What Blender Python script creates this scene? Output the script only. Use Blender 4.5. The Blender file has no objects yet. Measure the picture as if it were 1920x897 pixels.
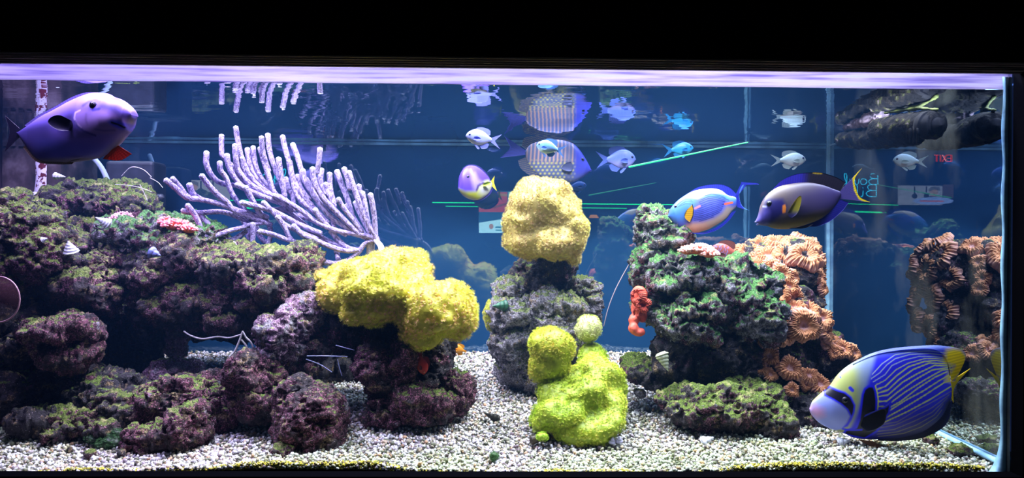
import bpy, math, random
import numpy as np
from mathutils import Matrix, Vector

random.seed(7); RNG = np.random.default_rng(7)
scene = bpy.context.scene
C = scene.collection
PI = math.pi

# ------------------------------------------------------------ camera
W, H, F = 1920.0, 897.0, 1400.0          # frame and focal length in pixels
CX, CY = 1008.0, 452.0                   # principal point
EYE = Vector((0.0, 0.0, 0.56))
YAW, ROLL = math.radians(1.0), math.radians(0.36)
cam_data = bpy.data.cameras.new('camera')
cam = bpy.data.objects.new('camera', cam_data); C.objects.link(cam)
cam_data.lens = F / W * 36.0; cam_data.sensor_width = 36.0
cam_data.shift_x = (960.0 - CX) / W; cam_data.shift_y = (CY - 448.5) / W
cam_data.clip_start = 0.02; cam_data.clip_end = 60
CROT = Matrix.Rotation(-YAW, 3, 'Z') @ Matrix.Rotation(PI / 2, 3, 'X') @ Matrix.Rotation(ROLL, 3, 'Z')
cam.matrix_world = Matrix.Translation(EYE) @ CROT.to_4x4()
scene.camera = cam

# ------------------------------------------------------------ world, lamps, exposure
world = bpy.data.worlds.new('ambient_fill'); scene.world = world
world.use_nodes = True
world.node_tree.nodes['Background'].inputs[0].default_value = (0.45, 0.55, 0.95, 1)
world.node_tree.nodes['Background'].inputs[1].default_value = 0.10  # blue ambient fill, raised to brighten the fish sides
scene.view_settings.view_transform = 'Standard'; scene.view_settings.look = 'None'
scene.view_settings.gamma = 1; scene.view_settings.exposure = 0.14
scene.cycles.max_bounces = 10; scene.cycles.transparent_max_bounces = 16
scene.cycles.glossy_bounces = 5; scene.cycles.caustics_reflective = False; scene.cycles.caustics_refractive = False
scene.cycles.sample_clamp_indirect = 4.0

def lamp(x, y, z, w, h, power, col, tilt=0.0):
    l = bpy.data.lights.new('reef_or_fill_lamp', 'AREA'); l.shape = 'RECTANGLE'; l.size = w; l.size_y = h
    l.energy = power; l.color = col
    o = bpy.data.objects.new('reef_or_fill_lamp', l); o.location = (x, y, z); o.rotation_euler = (tilt, 0, 0)
    C.objects.link(o)
# the strip of reef lamps hanging over the water inside the canopy
for lx, ly, pw, col in [(-1.35, 2.12, 14, (0.62, 0.52, 1.0)), (-0.85, 2.10, 19, (0.78, 0.74, 1.0)),
                        (-0.38, 2.05, 21, (0.86, 0.88, 1.0)), (0.08, 2.05, 21, (0.92, 0.98, 1.0)),
                        (0.50, 2.05, 20, (0.95, 0.97, 1.0)), (0.90, 2.05, 15, (0.80, 0.86, 1.0))]:
    lamp(lx, ly, 1.26, 0.18, 0.12, pw, col)
for lx, wd in ((-1.15, .9), (-.2, .8), (.62, .7)):
    lamp(lx, 2.52, 1.10, wd, 0.05, 5.0, (0.55, 0.68, 1.0), -0.10)  # added fill row to even out the light on the back pane
for lx, col in [(-1.0, (0.65, 0.55, 1.0)), (-0.3, (0.75, 0.8, 1.0)), (0.4, (0.75, 0.85, 1.0)), (0.95, (0.6, 0.7, 1.0))]:
    lamp(lx, 1.728, 1.10, 0.55, 0.03, 8.0, col, 0.0)  # front fill row, brought to the glass to brighten fish sides

# ------------------------------------------------------------ pixel -> world
def ray(px, py):
    return CROT @ Vector(((px - CX) / F, -(py - CY) / F, -1.0))
def P(px, py, Y):
    r = ray(px, py); return EYE + r * (Y / r.y)
FRONT, BACK, RIGHT, LEFT, WATER = 1.70, 2.73, 1.12, -1.72, 0.917
def sand_z(x, y):
    return (0.028 + 0.122 * np.clip((y - FRONT) / 1.0, 0, 1) + 0.010 * np.sin(x * 5.1 + 1) * np.sin(y * 6.0)
            - 0.055 * np.clip((x - 0.55) / 0.5, 0, 1) * np.clip((y - FRONT) / 1.0, 0, 1))

# ------------------------------------------------------------ numpy noise
_perm = RNG.permutation(256).astype(np.int64); _val = RNG.random(256) * 2 - 1
def vnoise(p):
    i = np.floor(p).astype(np.int64); f = p - i; f = f * f * f * (f * (f * 6 - 15) + 10)
    def h(dx, dy, dz):
        return _val[_perm[(_perm[(_perm[(i[:, 0] + dx) & 255] + i[:, 1] + dy) & 255] + i[:, 2] + dz) & 255]]
    x, y, z = f[:, 0], f[:, 1], f[:, 2]
    a = h(0,0,0) * (1 - x) + h(1,0,0) * x; b = h(0,1,0) * (1 - x) + h(1,1,0) * x
    c = h(0,0,1) * (1 - x) + h(1,0,1) * x; d = h(0,1,1) * (1 - x) + h(1,1,1) * x
    return (a * (1 - y) + b * y) * (1 - z) + (c * (1 - y) + d * y) * z
def fbm(p, s, o=3):
    r = 0; a = 1.0; t = 0
    for k in range(o): r = r + a * vnoise(p * s + 17.3 * k); t += a; a *= .5; s *= 2.03
    return r / t
def ridged(p, s, o=2):
    r = 0; a = 1.0; t = 0
    for k in range(o): r = r + a * (1 - 2 * np.abs(vnoise(p * s + 9.1 * k))); t += a; a *= .5; s *= 2.1
    return r / t

# ------------------------------------------------------------ object helpers
def lin(c):
    c = np.asarray(c, float) / 255.0
    return np.where(c <= .04045, c / 12.92, ((c + .055) / 1.055) ** 2.4)
def tag(o, label=None, cat=None, group=None, kind=None):
    if label: o['label'] = label
    if cat: o['category'] = cat
    if group: o['group'] = group
    if kind: o['kind'] = kind
    return o
def link(name, me, mats=None, parent=None):
    o = bpy.data.objects.new(name, me); C.objects.link(o)
    if mats is not None:
        if not isinstance(mats, (list, tuple)): mats = [mats]
        if len(me.materials) == 0:
            for m in mats: me.materials.append(m)
    if parent is not None: o.parent = parent
    return o
def empty(name, loc=(0, 0, 0)):
    o = bpy.data.objects.new(name, None); o.location = loc; o.empty_display_size = .02; C.objects.link(o); return o
def mesh_np(name, V, Fc, cols=None, smooth=True):
    """V (n,3); Fc array (m,k) of one face size or list of arrays"""
    me = bpy.data.meshes.new(name)
    if not isinstance(Fc, list): Fc = [Fc]
    Fc = [np.asarray(f, np.int32) for f in Fc if len(f)]
    V = np.asarray(V, np.float32)
    me.vertices.add(len(V)); me.vertices.foreach_set('co', V.ravel())
    tot = np.concatenate([np.full(len(f), f.shape[1], np.int32) for f in Fc])
    idx = np.concatenate([f.ravel() for f in Fc])
    me.loops.add(len(idx)); me.loops.foreach_set('vertex_index', idx)
    me.polygons.add(len(tot)); st = np.concatenate([[0], np.cumsum(tot)[:-1]]).astype(np.int32)
    me.polygons.foreach_set('loop_start', st)
    me.polygons.foreach_set('use_smooth', np.full(len(tot), smooth, bool))
    me.update(calc_edges=True)
    if cols is not None: set_cols(me, cols)
    me.validate()
    return me
def set_cols(me, cols):
    n = len(me.vertices); a = me.color_attributes.new('Col', 'FLOAT_COLOR', 'POINT')
    c = np.ones((n, 4), np.float32); c[:, :3] = cols; a.data.foreach_set('color', c.ravel())
def grid_faces(nu, nv, wrap_v=False, off=0):
    u = np.arange(nu - 1)[:, None]; v = np.arange(nv if wrap_v else nv - 1)[None, :]
    v2 = (v + 1) % nv
    a = u * nv + v; b = u * nv + v2; c = (u + 1) * nv + v2; d = (u + 1) * nv + v
    return np.stack([a + 0 * v, b + 0 * u, c + 0 * u, d + 0 * v], -1).reshape(-1, 4) + off
def box(name, x0, x1, y0, y1, z0, z1, mat, parent=None):
    V = [(x, y, z) for x in (x0, x1) for y in (y0, y1) for z in (z0, z1)]
    Fc = [(0, 1, 3, 2), (4, 6, 7, 5), (0, 4, 5, 1), (2, 3, 7, 6), (0, 2, 6, 4), (1, 5, 7, 3)]
    return link(name, mesh_np(name, V, np.array(Fc), smooth=False), mat, parent)
def catmull(pts, n):
    p = np.asarray(pts, float); k = len(p)
    if k == 2: t = np.linspace(0, 1, n)[:, None]; return p[0] * (1 - t) + p[1] * t
    q = np.vstack([2 * p[0] - p[1], p, 2 * p[-1] - p[-2]])
    L = np.concatenate([[0], np.cumsum(np.linalg.norm(np.diff(p, axis=0), axis=1) + 1e-9)])
    s = np.linspace(0, L[-1], n); i = np.clip(np.searchsorted(L, s, 'right') - 1, 0, k - 2)
    t = ((s - L[i]) / (L[i + 1] - L[i]))[:, None]
    a, b, c, d = q[i], q[i + 1], q[i + 2], q[i + 3]
    return .5 * ((2 * b) + (-a + c) * t + (2 * a - 5 * b + 4 * c - d) * t * t + (-a + 3 * b - 3 * c + d) * t ** 3)
def tube_arrays(pts, rad, n=10, nseg=None):
    """rounded tube along pts, rad scalar or list per control point"""
    p = np.asarray(pts, float); nseg = nseg or max(6, 4 * len(p))
    c = catmull(p, nseg)
    r = np.interp(np.linspace(0, 1, nseg), np.linspace(0, 1, len(np.atleast_1d(rad))), np.atleast_1d(rad)) if np.ndim(rad) else np.full(nseg, rad)
    T = np.gradient(c, axis=0); T /= np.linalg.norm(T, axis=1)[:, None] + 1e-12
    # hemispherical caps
    cap = np.array([.0, .45, .8]); cc = []; rr = []
    for q in cap: cc.append(c[0] - T[0] * r[0] * (1 - q) * .9); rr.append(max(.02, math.sin(math.acos(max(0, 1 - q)))) * r[0])
    c2 = np.vstack([cc, c, [c[-1] + T[-1] * r[-1] * k * .9 for k in (.2, .55, 1.)]])
    r2 = np.concatenate([rr, r, [math.sqrt(max(0, 1 - k * k)) * r[-1] + .02 * r[-1] for k in (.2, .55, 1.)]])
    T2 = np.vstack([np.repeat(T[:1], 3, 0), T, np.repeat(T[-1:], 3, 0)])
    up = np.array([0.13, 1.0, 0.21]); A = np.cross(T2, up); A /= np.linalg.norm(A, axis=1)[:, None] + 1e-9; B = np.cross(T2, A)
    th = np.linspace(0, 2 * PI, n, endpoint=False)
    V = c2[:, None, :] + r2[:, None, None] * (np.cos(th)[None, :, None] * A[:, None, :] + np.sin(th)[None, :, None] * B[:, None, :])
    m = len(c2)
    return V.reshape(-1, 3), grid_faces(m, n, True)
def join(arrs):
    Vs = []; Fs = []; o = 0
    for V, Fc in arrs: Vs.append(V); Fs.append(np.asarray(Fc) + o); o += len(V)
    return np.vstack(Vs), np.vstack(Fs)

_ico = {}
def ico(sub):
    if sub not in _ico:
        import bmesh
        bm = bmesh.new(); bmesh.ops.create_icosphere(bm, subdivisions=sub, radius=1.0)
        V = np.array([v.co[:] for v in bm.verts]); Fc = np.array([[v.index for v in f.verts] for f in bm.faces]); bm.free()
        _ico[sub] = (V, Fc)
    return _ico[sub]

# ------------------------------------------------------------ materials
def new_mat(name):
    m = bpy.data.materials.new(name); m.use_nodes = True; nt = m.node_tree
    return m, nt, nt.nodes['Principled BSDF'], nt.nodes['Material Output']
def N(nt, t, **kw):
    n = nt.nodes.new(t)
    for k, v in kw.items():
        if k in ('operation', 'blend_type', 'data_type', 'layer_name', 'feature', 'distance', 'mode'): setattr(n, k, v)
        else: n.inputs[k].default_value = v
    return n
def ramp(nt, src, stops):
    r = nt.nodes.new('ShaderNodeValToRGB'); nt.links.new(src, r.inputs[0])
    e = r.color_ramp.elements
    while len(e) < len(stops): e.new(.5)
    for k, (pos, c) in enumerate(stops):
        e[k].position = pos; e[k].color = tuple(c) + (1,) if len(c) == 3 else c
    return r.outputs[0]
def mix(nt, fac, a, b):
    n = nt.nodes.new('ShaderNodeMix'); n.data_type = 'RGBA'
    for s, v in ((0, fac), (6, a), (7, b)):
        if isinstance(v, bpy.types.NodeSocket): nt.links.new(v, n.inputs[s])
        else: n.inputs[s].default_value = v if s == 0 else tuple(v) + (1,)
    return n.outputs[2]
def bump(nt, bs, src, strength, dist=.01):
    b = nt.nodes.new('ShaderNodeBump'); b.inputs['Strength'].default_value = strength; b.inputs['Distance'].default_value = dist
    nt.links.new(src, b.inputs['Height']); nt.links.new(b.outputs[0], bs.inputs['Normal'])
def simple(name, col, rough=.5, metal=0, emit=None, estr=0, noise=None):
    m, nt, bs, out = new_mat(name)
    bs.inputs['Base Color'].default_value = tuple(col) + (1,); bs.inputs['Roughness'].default_value = rough; bs.inputs['Metallic'].default_value = metal
    if emit: bs.inputs['Emission Color'].default_value = tuple(emit) + (1,); bs.inputs['Emission Strength'].default_value = estr
    if noise:
        tc = nt.nodes.new('ShaderNodeTexCoord'); nz = N(nt, 'ShaderNodeTexNoise', Scale=noise[0], Detail=4.)
        nt.links.new(tc.outputs['Object'], nz.inputs['Vector'])
        k = noise[1]; nt.links.new(ramp(nt, nz.outputs[0], [(.3, [c * (1 - k) for c in col]), (.7, [min(1, c * (1 + k)) for c in col])]), bs.inputs['Base Color'])
        bump(nt, bs, nz.outputs[0], .3, .002)
    return m
def vcol_mat(name, rough=.5, bump_scale=None, bstr=.3, spec=.5, sheen=0, bdist=.002, voro=False):
    m, nt, bs, out = new_mat(name)
    a = nt.nodes.new('ShaderNodeVertexColor'); a.layer_name = 'Col'
    nt.links.new(a.outputs[0], bs.inputs['Base Color']); bs.inputs['Roughness'].default_value = rough
    bs.inputs['Specular IOR Level'].default_value = spec
    if bump_scale:
        tc = nt.nodes.new('ShaderNodeTexCoord')
        nz = N(nt, 'ShaderNodeTexVoronoi' if voro else 'ShaderNodeTexNoise', Scale=bump_scale)
        nt.links.new(tc.outputs['Object'], nz.inputs['Vector']); bump(nt, bs, nz.outputs[0], bstr, bdist)
    return m

def rock_mat(name, green, purple, pale, base=(.035, .028, .034), gcol=(.10, .17, .018), pcol=(.15, .028, .07), pk=(.55, .22, .36)):
    """live rock: dark stone, coralline crust in patches, algae turf growing on the upper faces"""
    m, nt, bs, out = new_mat(name); L = nt.links.new
    tc = nt.nodes.new('ShaderNodeTexCoord'); geo = nt.nodes.new('ShaderNodeNewGeometry')
    def noise(s, d=5., off=0, rough=.65):
        mp = N(nt, 'ShaderNodeMapping'); mp.inputs['Location'].default_value = (off, off * .7, -off); L(tc.outputs['Object'], mp.inputs[0])
        n = N(nt, 'ShaderNodeTexNoise', Scale=s, Detail=d); n.inputs['Roughness'].default_value = rough; L(mp.outputs[0], n.inputs['Vector']); return n.outputs[0]
    BW = [(0, 0, 0), (1, 1, 1)]
    n1 = noise(14, 6, 3); n2 = noise(75, 5, 7, .75); n3 = noise(230, 4, 1, .7); n4 = noise(40, 4, 19, .7)
    col = mix(nt, ramp(nt, n2, [(.40, BW[0]), (.62, BW[1])]), [c * .5 for c in base], [c * 3.0 for c in base])
    pf = ramp(nt, n1, [(.66 - .26 * purple, BW[0]), (.74 - .26 * purple, BW[1])])
    pc = mix(nt, ramp(nt, n2, [(.42, BW[0]), (.60, BW[1])]), [c * .16 for c in pcol], pcol)
    pc = mix(nt, ramp(nt, n4, [(.56, BW[0]), (.66, BW[1])]), pc, [(a + b_) * .5 for a, b_ in zip(pcol, pk)])
    pc = mix(nt, ramp(nt, n3, [(.53, BW[0]), (.60, BW[1])]), pc, [min(1, c * 1.25) for c in pk])
    col = mix(nt, pf, col, pc)
    lf = ramp(nt, noise(26, 6, 13), [(.70 - .3 * pale, BW[0]), (.76 - .3 * pale, BW[1])])
    lc = mix(nt, ramp(nt, n3, [(.4, BW[0]), (.65, BW[1])]), (.10, .09, .12), (.66, .60, .70)); col = mix(nt, lf, col, lc)
    of = ramp(nt, noise(33, 5, 29), [(.56, BW[0]), (.63, BW[1])]); col = mix(nt, of, col, mix(nt, ramp(nt, n3, [(.42, BW[0]), (.6, BW[1])]), (.06, .035, .02), (.52, .36, .20)))
    sx = nt.nodes.new('ShaderNodeSeparateXYZ'); L(geo.outputs['Normal'], sx.inputs[0])
    ad = N(nt, 'ShaderNodeMath', operation='MULTIPLY_ADD'); L(n1, ad.inputs[0]); ad.inputs[1].default_value = 1.9
    L(sx.outputs[2], ad.inputs[2])
    a2 = N(nt, 'ShaderNodeMath', operation='MULTIPLY_ADD'); L(n2, a2.inputs[0]); a2.inputs[1].default_value = .9; L(ad.outputs[0], a2.inputs[2])
    mul = N(nt, 'ShaderNodeMath', operation='MULTIPLY'); L(a2.outputs[0], mul.inputs[0]); mul.inputs[1].default_value = .35
    gf = ramp(nt, mul.outputs[0], [(.82 - .38 * green, BW[0]), (.90 - .38 * green, BW[1])])
    gc = mix(nt, ramp(nt, n3, [(.36, BW[0]), (.62, BW[1])]), [c * .18 for c in gcol], [min(1, c * 2.6) for c in gcol])
    gc = mix(nt, ramp(nt, n4, [(.54, BW[0]), (.66, BW[1])]), gc, (.50, .46, .18))
    col = mix(nt, gf, col, gc)
    # scattered pale specks (tube worms, shell grit)
    vo = N(nt, 'ShaderNodeTexVoronoi', Scale=120.); L(tc.outputs['Object'], vo.inputs['Vector'])
    col = mix(nt, ramp(nt, vo.outputs['Distance'], [(.10, BW[1]), (.16, BW[0])]), col, (.45, .36, .40))
    L(col, bs.inputs['Base Color']); bs.inputs['Roughness'].default_value = .7; bs.inputs['Specular IOR Level'].default_value = .45
    hh = N(nt, 'ShaderNodeMath', operation='ADD'); L(n2, hh.inputs[0]); L(n3, hh.inputs[1])
    bump(nt, bs, hh.outputs[0], 1.0, .014)
    return m

M = {}
M['rock_moss'] = rock_mat('mossy_live_rock', .60, .75, .2, gcol=(.085, .13, .012))
M['rock_mix'] = rock_mat('mixed_live_rock', .42, .85, .25, gcol=(.10, .14, .022), pcol=(.11, .026, .055), pk=(.48, .2, .3))
M['rock_purple'] = rock_mat('coralline_live_rock', .14, 1.0, .15, pcol=(.095, .022, .045), pk=(.42, .14, .24), base=(.024, .018, .022))
M['rock_dark'] = rock_mat('dark_live_rock', .08, .35, .1, base=(.022, .018, .026))
M['rock_green'] = rock_mat('green_live_rock', .62, .7, .75, gcol=(.05, .16, .035))
M['rock_pale'] = rock_mat('pale_live_rock', .45, .7, 1.35, gcol=(.12, .16, .04), base=(.06, .05, .055))
M['rock_lilac'] = rock_mat('lilac_live_rock', .05, 1.3, .6, base=(.16, .08, .14), pcol=(.42, .2, .38), pk=(.8, .55, .7))
M['fish'] = vcol_mat('fish_skin', .42, 900, .12, .5, bdist=.0006)
M['fin'] = vcol_mat('fish_fin', .5, None, .1, .4)
_nt = M['fin'].node_tree; _t = _nt.nodes.new('ShaderNodeBsdfTranslucent'); _m = _nt.nodes.new('ShaderNodeMixShader'); _m.inputs[0].default_value = .35
_nt.links.new([n for n in _nt.nodes if n.type == 'VERTEX_COLOR'][0].outputs[0], _t.inputs[0]); _nt.links.new(_nt.nodes['Principled BSDF'].outputs[0], _m.inputs[1]); _nt.links.new(_t.outputs[0], _m.inputs[2]); _nt.links.new(_m.outputs[0], _nt.nodes['Material Output'].inputs[0])
M['coral'] = vcol_mat('coral_flesh', .55, 260, .35, .4, bdist=.002)
M['polyp'] = vcol_mat('star_polyp', .6)
M['gravel'] = vcol_mat('gravel', .65, 400, .4)
M['seafan'] = vcol_mat('sea_fan_skin', .8, 420, .9, .2, bdist=.004, voro=True)
M['shell'] = vcol_mat('shell_white', .5, 200, .3)
M['eye'] = simple('fish_eye', (.005, .005, .01), .08)
M['iris'] = simple('fish_iris', (.10, .09, .22), .3)
M['silicone'] = simple('blue_white_silicone', (.32, .60, .98), .35, noise=(30, .35))
M['black'] = simple('black_lacquer', (.0014, .0014, .0022), .9); M['black'].node_tree.nodes['Principled BSDF'].inputs['Specular IOR Level'].default_value = 0
M['plastic'] = simple('black_plastic', (.02, .022, .035), .5, noise=(25, .5))
M['hose'] = simple('pale_blue_hose', (.55, .68, .95), .3)

def rgb(r, g, b): return tuple(float(x) for x in lin((r, g, b)))

# ================================================================= THE SETTING
ZTOP = 1.02
# canopy fascia with ridged wooden trim below it
cz = P(960, 122, 1.655).z
t = empty('aquarium_canopy', (0, 1.655, cz))
tag(t, 'black canopy board running above the whole aquarium with ridged brown wooden edge', 'canopy')
def cbox(name, x0, x1, y0, y1, z0, z1, m):
    o = box(name, x0, x1, y0 - 1.655, y1 - 1.655, z0 - cz, z1 - cz, m, t); return o
cbox('fascia_board', -1.95, 1.32, 1.63, 1.665, cz + .014, cz + .135, M['black'])
cbox('fascia_board', -1.95, 1.32, 1.625, 1.665, cz + .138, cz + .38, M['black'])
woodm, nt, bs, out = new_mat('ridged_brown_wood')
tc = nt.nodes.new('ShaderNodeTexCoord'); mp = N(nt, 'ShaderNodeMapping'); mp.inputs['Scale'].default_value = (2.5, 60, 260); nt.links.new(tc.outputs['Object'], mp.inputs[0])
nz = N(nt, 'ShaderNodeTexNoise', Scale=2., Detail=6.); nt.links.new(mp.outputs[0], nz.inputs['Vector'])
nt.links.new(ramp(nt, nz.outputs[0], [(.35, (.02, .012, .018)), (.6, (.16, .11, .12)), (.8, (.5, .4, .36))]), bs.inputs['Base Color']); bs.inputs['Roughness'].default_value = .5
bump(nt, bs, nz.outputs[0], .6, .002)
for k in range(5):
    z = cz + .014 - .0038 * (k + 1)
    cbox('wood_ridge', -1.95, 1.32, 1.640 + .006 * k, 1.672, z, z + .0034, woodm)

# translucent strip under the canopy, added to glow as the lit water edge
rimm, nt, bs, out = new_mat('lit_water_edge_strip')
tr = nt.nodes.new('ShaderNodeBsdfTranslucent'); df = nt.nodes.new('ShaderNodeBsdfDiffuse'); mx = nt.nodes.new('ShaderNodeMixShader')
tc = nt.nodes.new('ShaderNodeTexCoord'); mp = N(nt, 'ShaderNodeMapping'); mp.inputs['Scale'].default_value = (3, 1, 90); nt.links.new(tc.outputs['Object'], mp.inputs[0])
nz = N(nt, 'ShaderNodeTexNoise', Scale=1.6, Detail=4.); nt.links.new(mp.outputs[0], nz.inputs['Vector'])
rc = ramp(nt, nz.outputs[0], [(.3, (.20, .17, .38)), (.55, (.52, .48, .62)), (.8, (.42, .48, .62))])
nt.links.new(rc, tr.inputs[0]); nt.links.new(rc, df.inputs[0]); mx.inputs[0].default_value = .25
nt.links.new(tr.outputs[0], mx.inputs[1]); nt.links.new(df.outputs[0], mx.inputs[2]); nt.links.new(mx.outputs[0], out.inputs[0])
xs = np.linspace(LEFT, RIGHT, 260); zb = WATER + .0015 + .0012 * fbm(np.c_[xs * 9, 0 * xs, 0 * xs], 1.0)
zt = P(960, 128, 1.716).z + .006
V = []
for yy, ztt in ((1.7135, zt), (1.7165, zt)):
    for x, z in zip(xs, zb): V += [(x, yy, z), (x, yy, ztt)]
n = len(xs); f1 = grid_faces(n, 2); f2 = grid_faces(n, 2, off=2 * n)[:, ::-1]
i = np.arange(n - 1); f3 = np.stack([2 * i, 2 * i + 2, 2 * n + 2 * i + 2, 2 * n + 2 * i], -1); f4 = f3[:, ::-1] + 1
tag(link('trim_1', mesh_np('trim_1', V, [f1, f2, f3, f4], smooth=False), rimm), kind='structure')

# glass panes
def glass_mat(name, tint, refl, ior=None, dirt=None):
    m = bpy.data.materials.new(name); m.use_nodes = True; nt = m.node_tree; nt.nodes.clear()
    out = nt.nodes.new('ShaderNodeOutputMaterial'); t_ = nt.nodes.new('ShaderNodeBsdfTransparent'); g = nt.nodes.new('ShaderNodeBsdfGlossy')
    t_.inputs[0].default_value = tuple(tint) + (1,); g.inputs['Roughness'].default_value = 0.0; g.inputs['Color'].default_value = (.9, .95, 1, 1) if not dirt else (.46, .52, .60, 1)
    mx = nt.nodes.new('ShaderNodeMixShader'); nt.links.new(t_.outputs[0], mx.inputs[1]); nt.links.new(g.outputs[0], mx.inputs[2])
    if ior: fr = N(nt, 'ShaderNodeFresnel', IOR=ior); nt.links.new(fr.outputs[0], mx.inputs[0])
    else: mx.inputs[0].default_value = refl
    res = mx.outputs[0]
    if dirt:
        tc = nt.nodes.new('ShaderNodeTexCoord'); mp = N(nt, 'ShaderNodeMapping'); mp.inputs['Scale'].default_value = dirt[0]; nt.links.new(tc.outputs['Object'], mp.inputs[0])
        nz = N(nt, 'ShaderNodeTexNoise', Scale=dirt[1], Detail=5.); nt.links.new(mp.outputs[0], nz.inputs['Vector'])
        f = ramp(nt, nz.outputs[0], [(dirt[2], (0, 0, 0)), (dirt[3], (dirt[4],) * 3)])
        df = nt.nodes.new('ShaderNodeBsdfDiffuse'); df.inputs[0].default_value = dirt[5] + (1,)
        m2 = nt.nodes.new('ShaderNodeMixShader'); nt.links.new(f, m2.inputs[0]); nt.links.new(res, m2.inputs[1]); nt.links.new(df.outputs[0], m2.inputs[2]); res = m2.outputs[0]
    nt.links.new(res, out.inputs[0]); return m
m = bpy.data.materials.new('front_glass'); m.use_nodes = True; m.node_tree.nodes.clear()
_o = m.node_tree.nodes.new('ShaderNodeOutputMaterial'); _t = m.node_tree.nodes.new('ShaderNodeBsdfTransparent'); _t.inputs[0].default_value = (1, 1, 1, 1)
m.node_tree.links.new(_t.outputs[0], _o.inputs[0]); M['front_glass'] = m
m = bpy.data.materials.new('blue_water'); m.use_nodes = True; m.node_tree.nodes.clear()
_o = m.node_tree.nodes.new('ShaderNodeOutputMaterial'); _t = m.node_tree.nodes.new('ShaderNodeVolumeScatter'); _t.inputs['Color'].default_value = (.16, .42, 1, 1)
_t.inputs['Density'].default_value = .03; _t.inputs['Anisotropy'].default_value = .2; m.node_tree.links.new(_t.outputs[0], _o.inputs['Volume']); M['blue_water'] = m
M['side_glass'] = glass_mat('side_glass', (.3, .4, .6), 0, ior=.752, dirt=((1, 1.5, 1.0), 3.0, .50, .85, .30, (.30, .32, .28)))
M['water'] = glass_mat('water_surface', (.96, .98, 1), 0, ior=1.33)

tag(box('window_1', LEFT, RIGHT, FRONT, FRONT + .010, .0, ZTOP, M['front_glass']), kind='structure')
tag(box('window_2', RIGHT, RIGHT + .012, FRONT, BACK, .0, ZTOP, M['side_glass']), kind='structure')
# painted back pane: deep blue paint behind polished glass
bm_, nt, bs, out = new_mat('blue_back_pane')
tc = nt.nodes.new('ShaderNodeTexCoord'); nz = N(nt, 'ShaderNodeTexNoise', Scale=1.6, Detail=3.); nt.links.new(tc.outputs['Object'], nz.inputs['Vector'])
nt.links.new(ramp(nt, nz.outputs[0], [(.3, (.006, .032, .088)), (.75, (.011, .050, .125))]), bs.inputs['Base Color']); bs.inputs['Roughness'].default_value = .8
bs.inputs['Specular IOR Level'].default_value = 0
gl = nt.nodes.new('ShaderNodeBsdfGlossy'); gl.inputs['Roughness'].default_value = 0.0; gl.inputs[0].default_value = (.75, .95, 1, 1)
mx = nt.nodes.new('ShaderNodeMixShader'); mx.inputs[0].default_value = .14
nt.links.new(bs.outputs[0], mx.inputs[1]); nt.links.new(gl.outputs[0], mx.inputs[2]); nt.links.new(mx.outputs[0], out.inputs[0])
tag(box('wall_back', LEFT, RIGHT, BACK, BACK + .02, .0, ZTOP, bm_), kind='structure')
tag(box('wall_left', LEFT - .02, LEFT, FRONT, BACK, .0, ZTOP, simple('brown_left_pane', (.035, .022, .03), .4, noise=(9, .8))), kind='structure')
tag(box('floor', LEFT - .02, RIGHT + .012, FRONT, BACK + .02, -.02, 0, M['black']), kind='structure')

tag(box('trim_9', LEFT + .1, RIGHT - .013, BACK - .004, BACK - .0005, WATER - .011, WATER - .002, simple('pale_waterline_strip', (.10, .22, .32), .5, noise=(14, .5))), kind='structure')  # pale blue strip along the back waterline
# silicone beads
tag(box('trim_2', RIGHT - .012, RIGHT - .0005, BACK - .012, BACK - .0005, .06, ZTOP, M['silicone']), kind='structure')
def bead(name, pts, rad, m=None):
    V, Fc = tube_arrays(pts, rad, 10, 40); return tag(link(name, mesh_np(name, V, Fc), m or M['silicone']), kind='structure')
bead('trim_3', [(RIGHT - .006, FRONT + .018, WATER + .01), (RIGHT - .006, BACK - .02, WATER + .004)], .007)
bead('trim_4', [(RIGHT - .006, FRONT + .018, .048), (RIGHT - .006, 2.2, .052), (RIGHT - .006, BACK - .02, .056)], .007)
# front right corner bead: widens to a fillet at the bottom
x0 = RIGHT - .002
V = []; zs = np.linspace(.028, WATER + .03, 90)
for z in zs:
    w = .014 + .028 * math.exp(-(z - .028) / .030) + .002 * math.sin(z * 40)
    for x, y in ((x0 - w, FRONT + .0105), (x0 - .4 * w, FRONT + .013), (x0, FRONT + .022), (x0, FRONT + .0105)): V.append((x, y, z))
tag(link('trim_5', mesh_np('trim_5', V, [grid_faces(90, 4, True)]), M['silicone']), kind='structure')
# black outer frame of the stand: right post and bottom rail
tag(box('trim_6', RIGHT + .0, 1.36, 1.655, 1.695, -.03, ZTOP + .2, M['black']), kind='structure')
tag(box('trim_7', LEFT - .2, 1.36, 1.655, 1.695, -.10, P(1500, 890, 1.675).z, M['black']), kind='structure')

# water surface with calm ripples
nx, ny = 420, 260
gx, gy = np.meshgrid(np.linspace(LEFT, RIGHT, nx), np.linspace(FRONT + .011, BACK, ny), indexing='ij')
pp = np.c_[gx.ravel(), gy.ravel(), 0 * gx.ravel()]
gz = WATER + .00040 * fbm(pp * np.array([.45, 1, 1]), 16, 2) + .00007 * fbm(pp * np.array([.4, 1, 1]), 70, 2)
tag(link('water_surface', mesh_np('water_surface', np.c_[pp[:, :2], gz], grid_faces(nx, ny)[:, ::-1]), M['water']), kind='structure')

tag(box('water_body', LEFT + .002, RIGHT - .002, FRONT + .0103, BACK - .0055, .001, WATER - .003, M['blue_water']), kind='structure')
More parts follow.
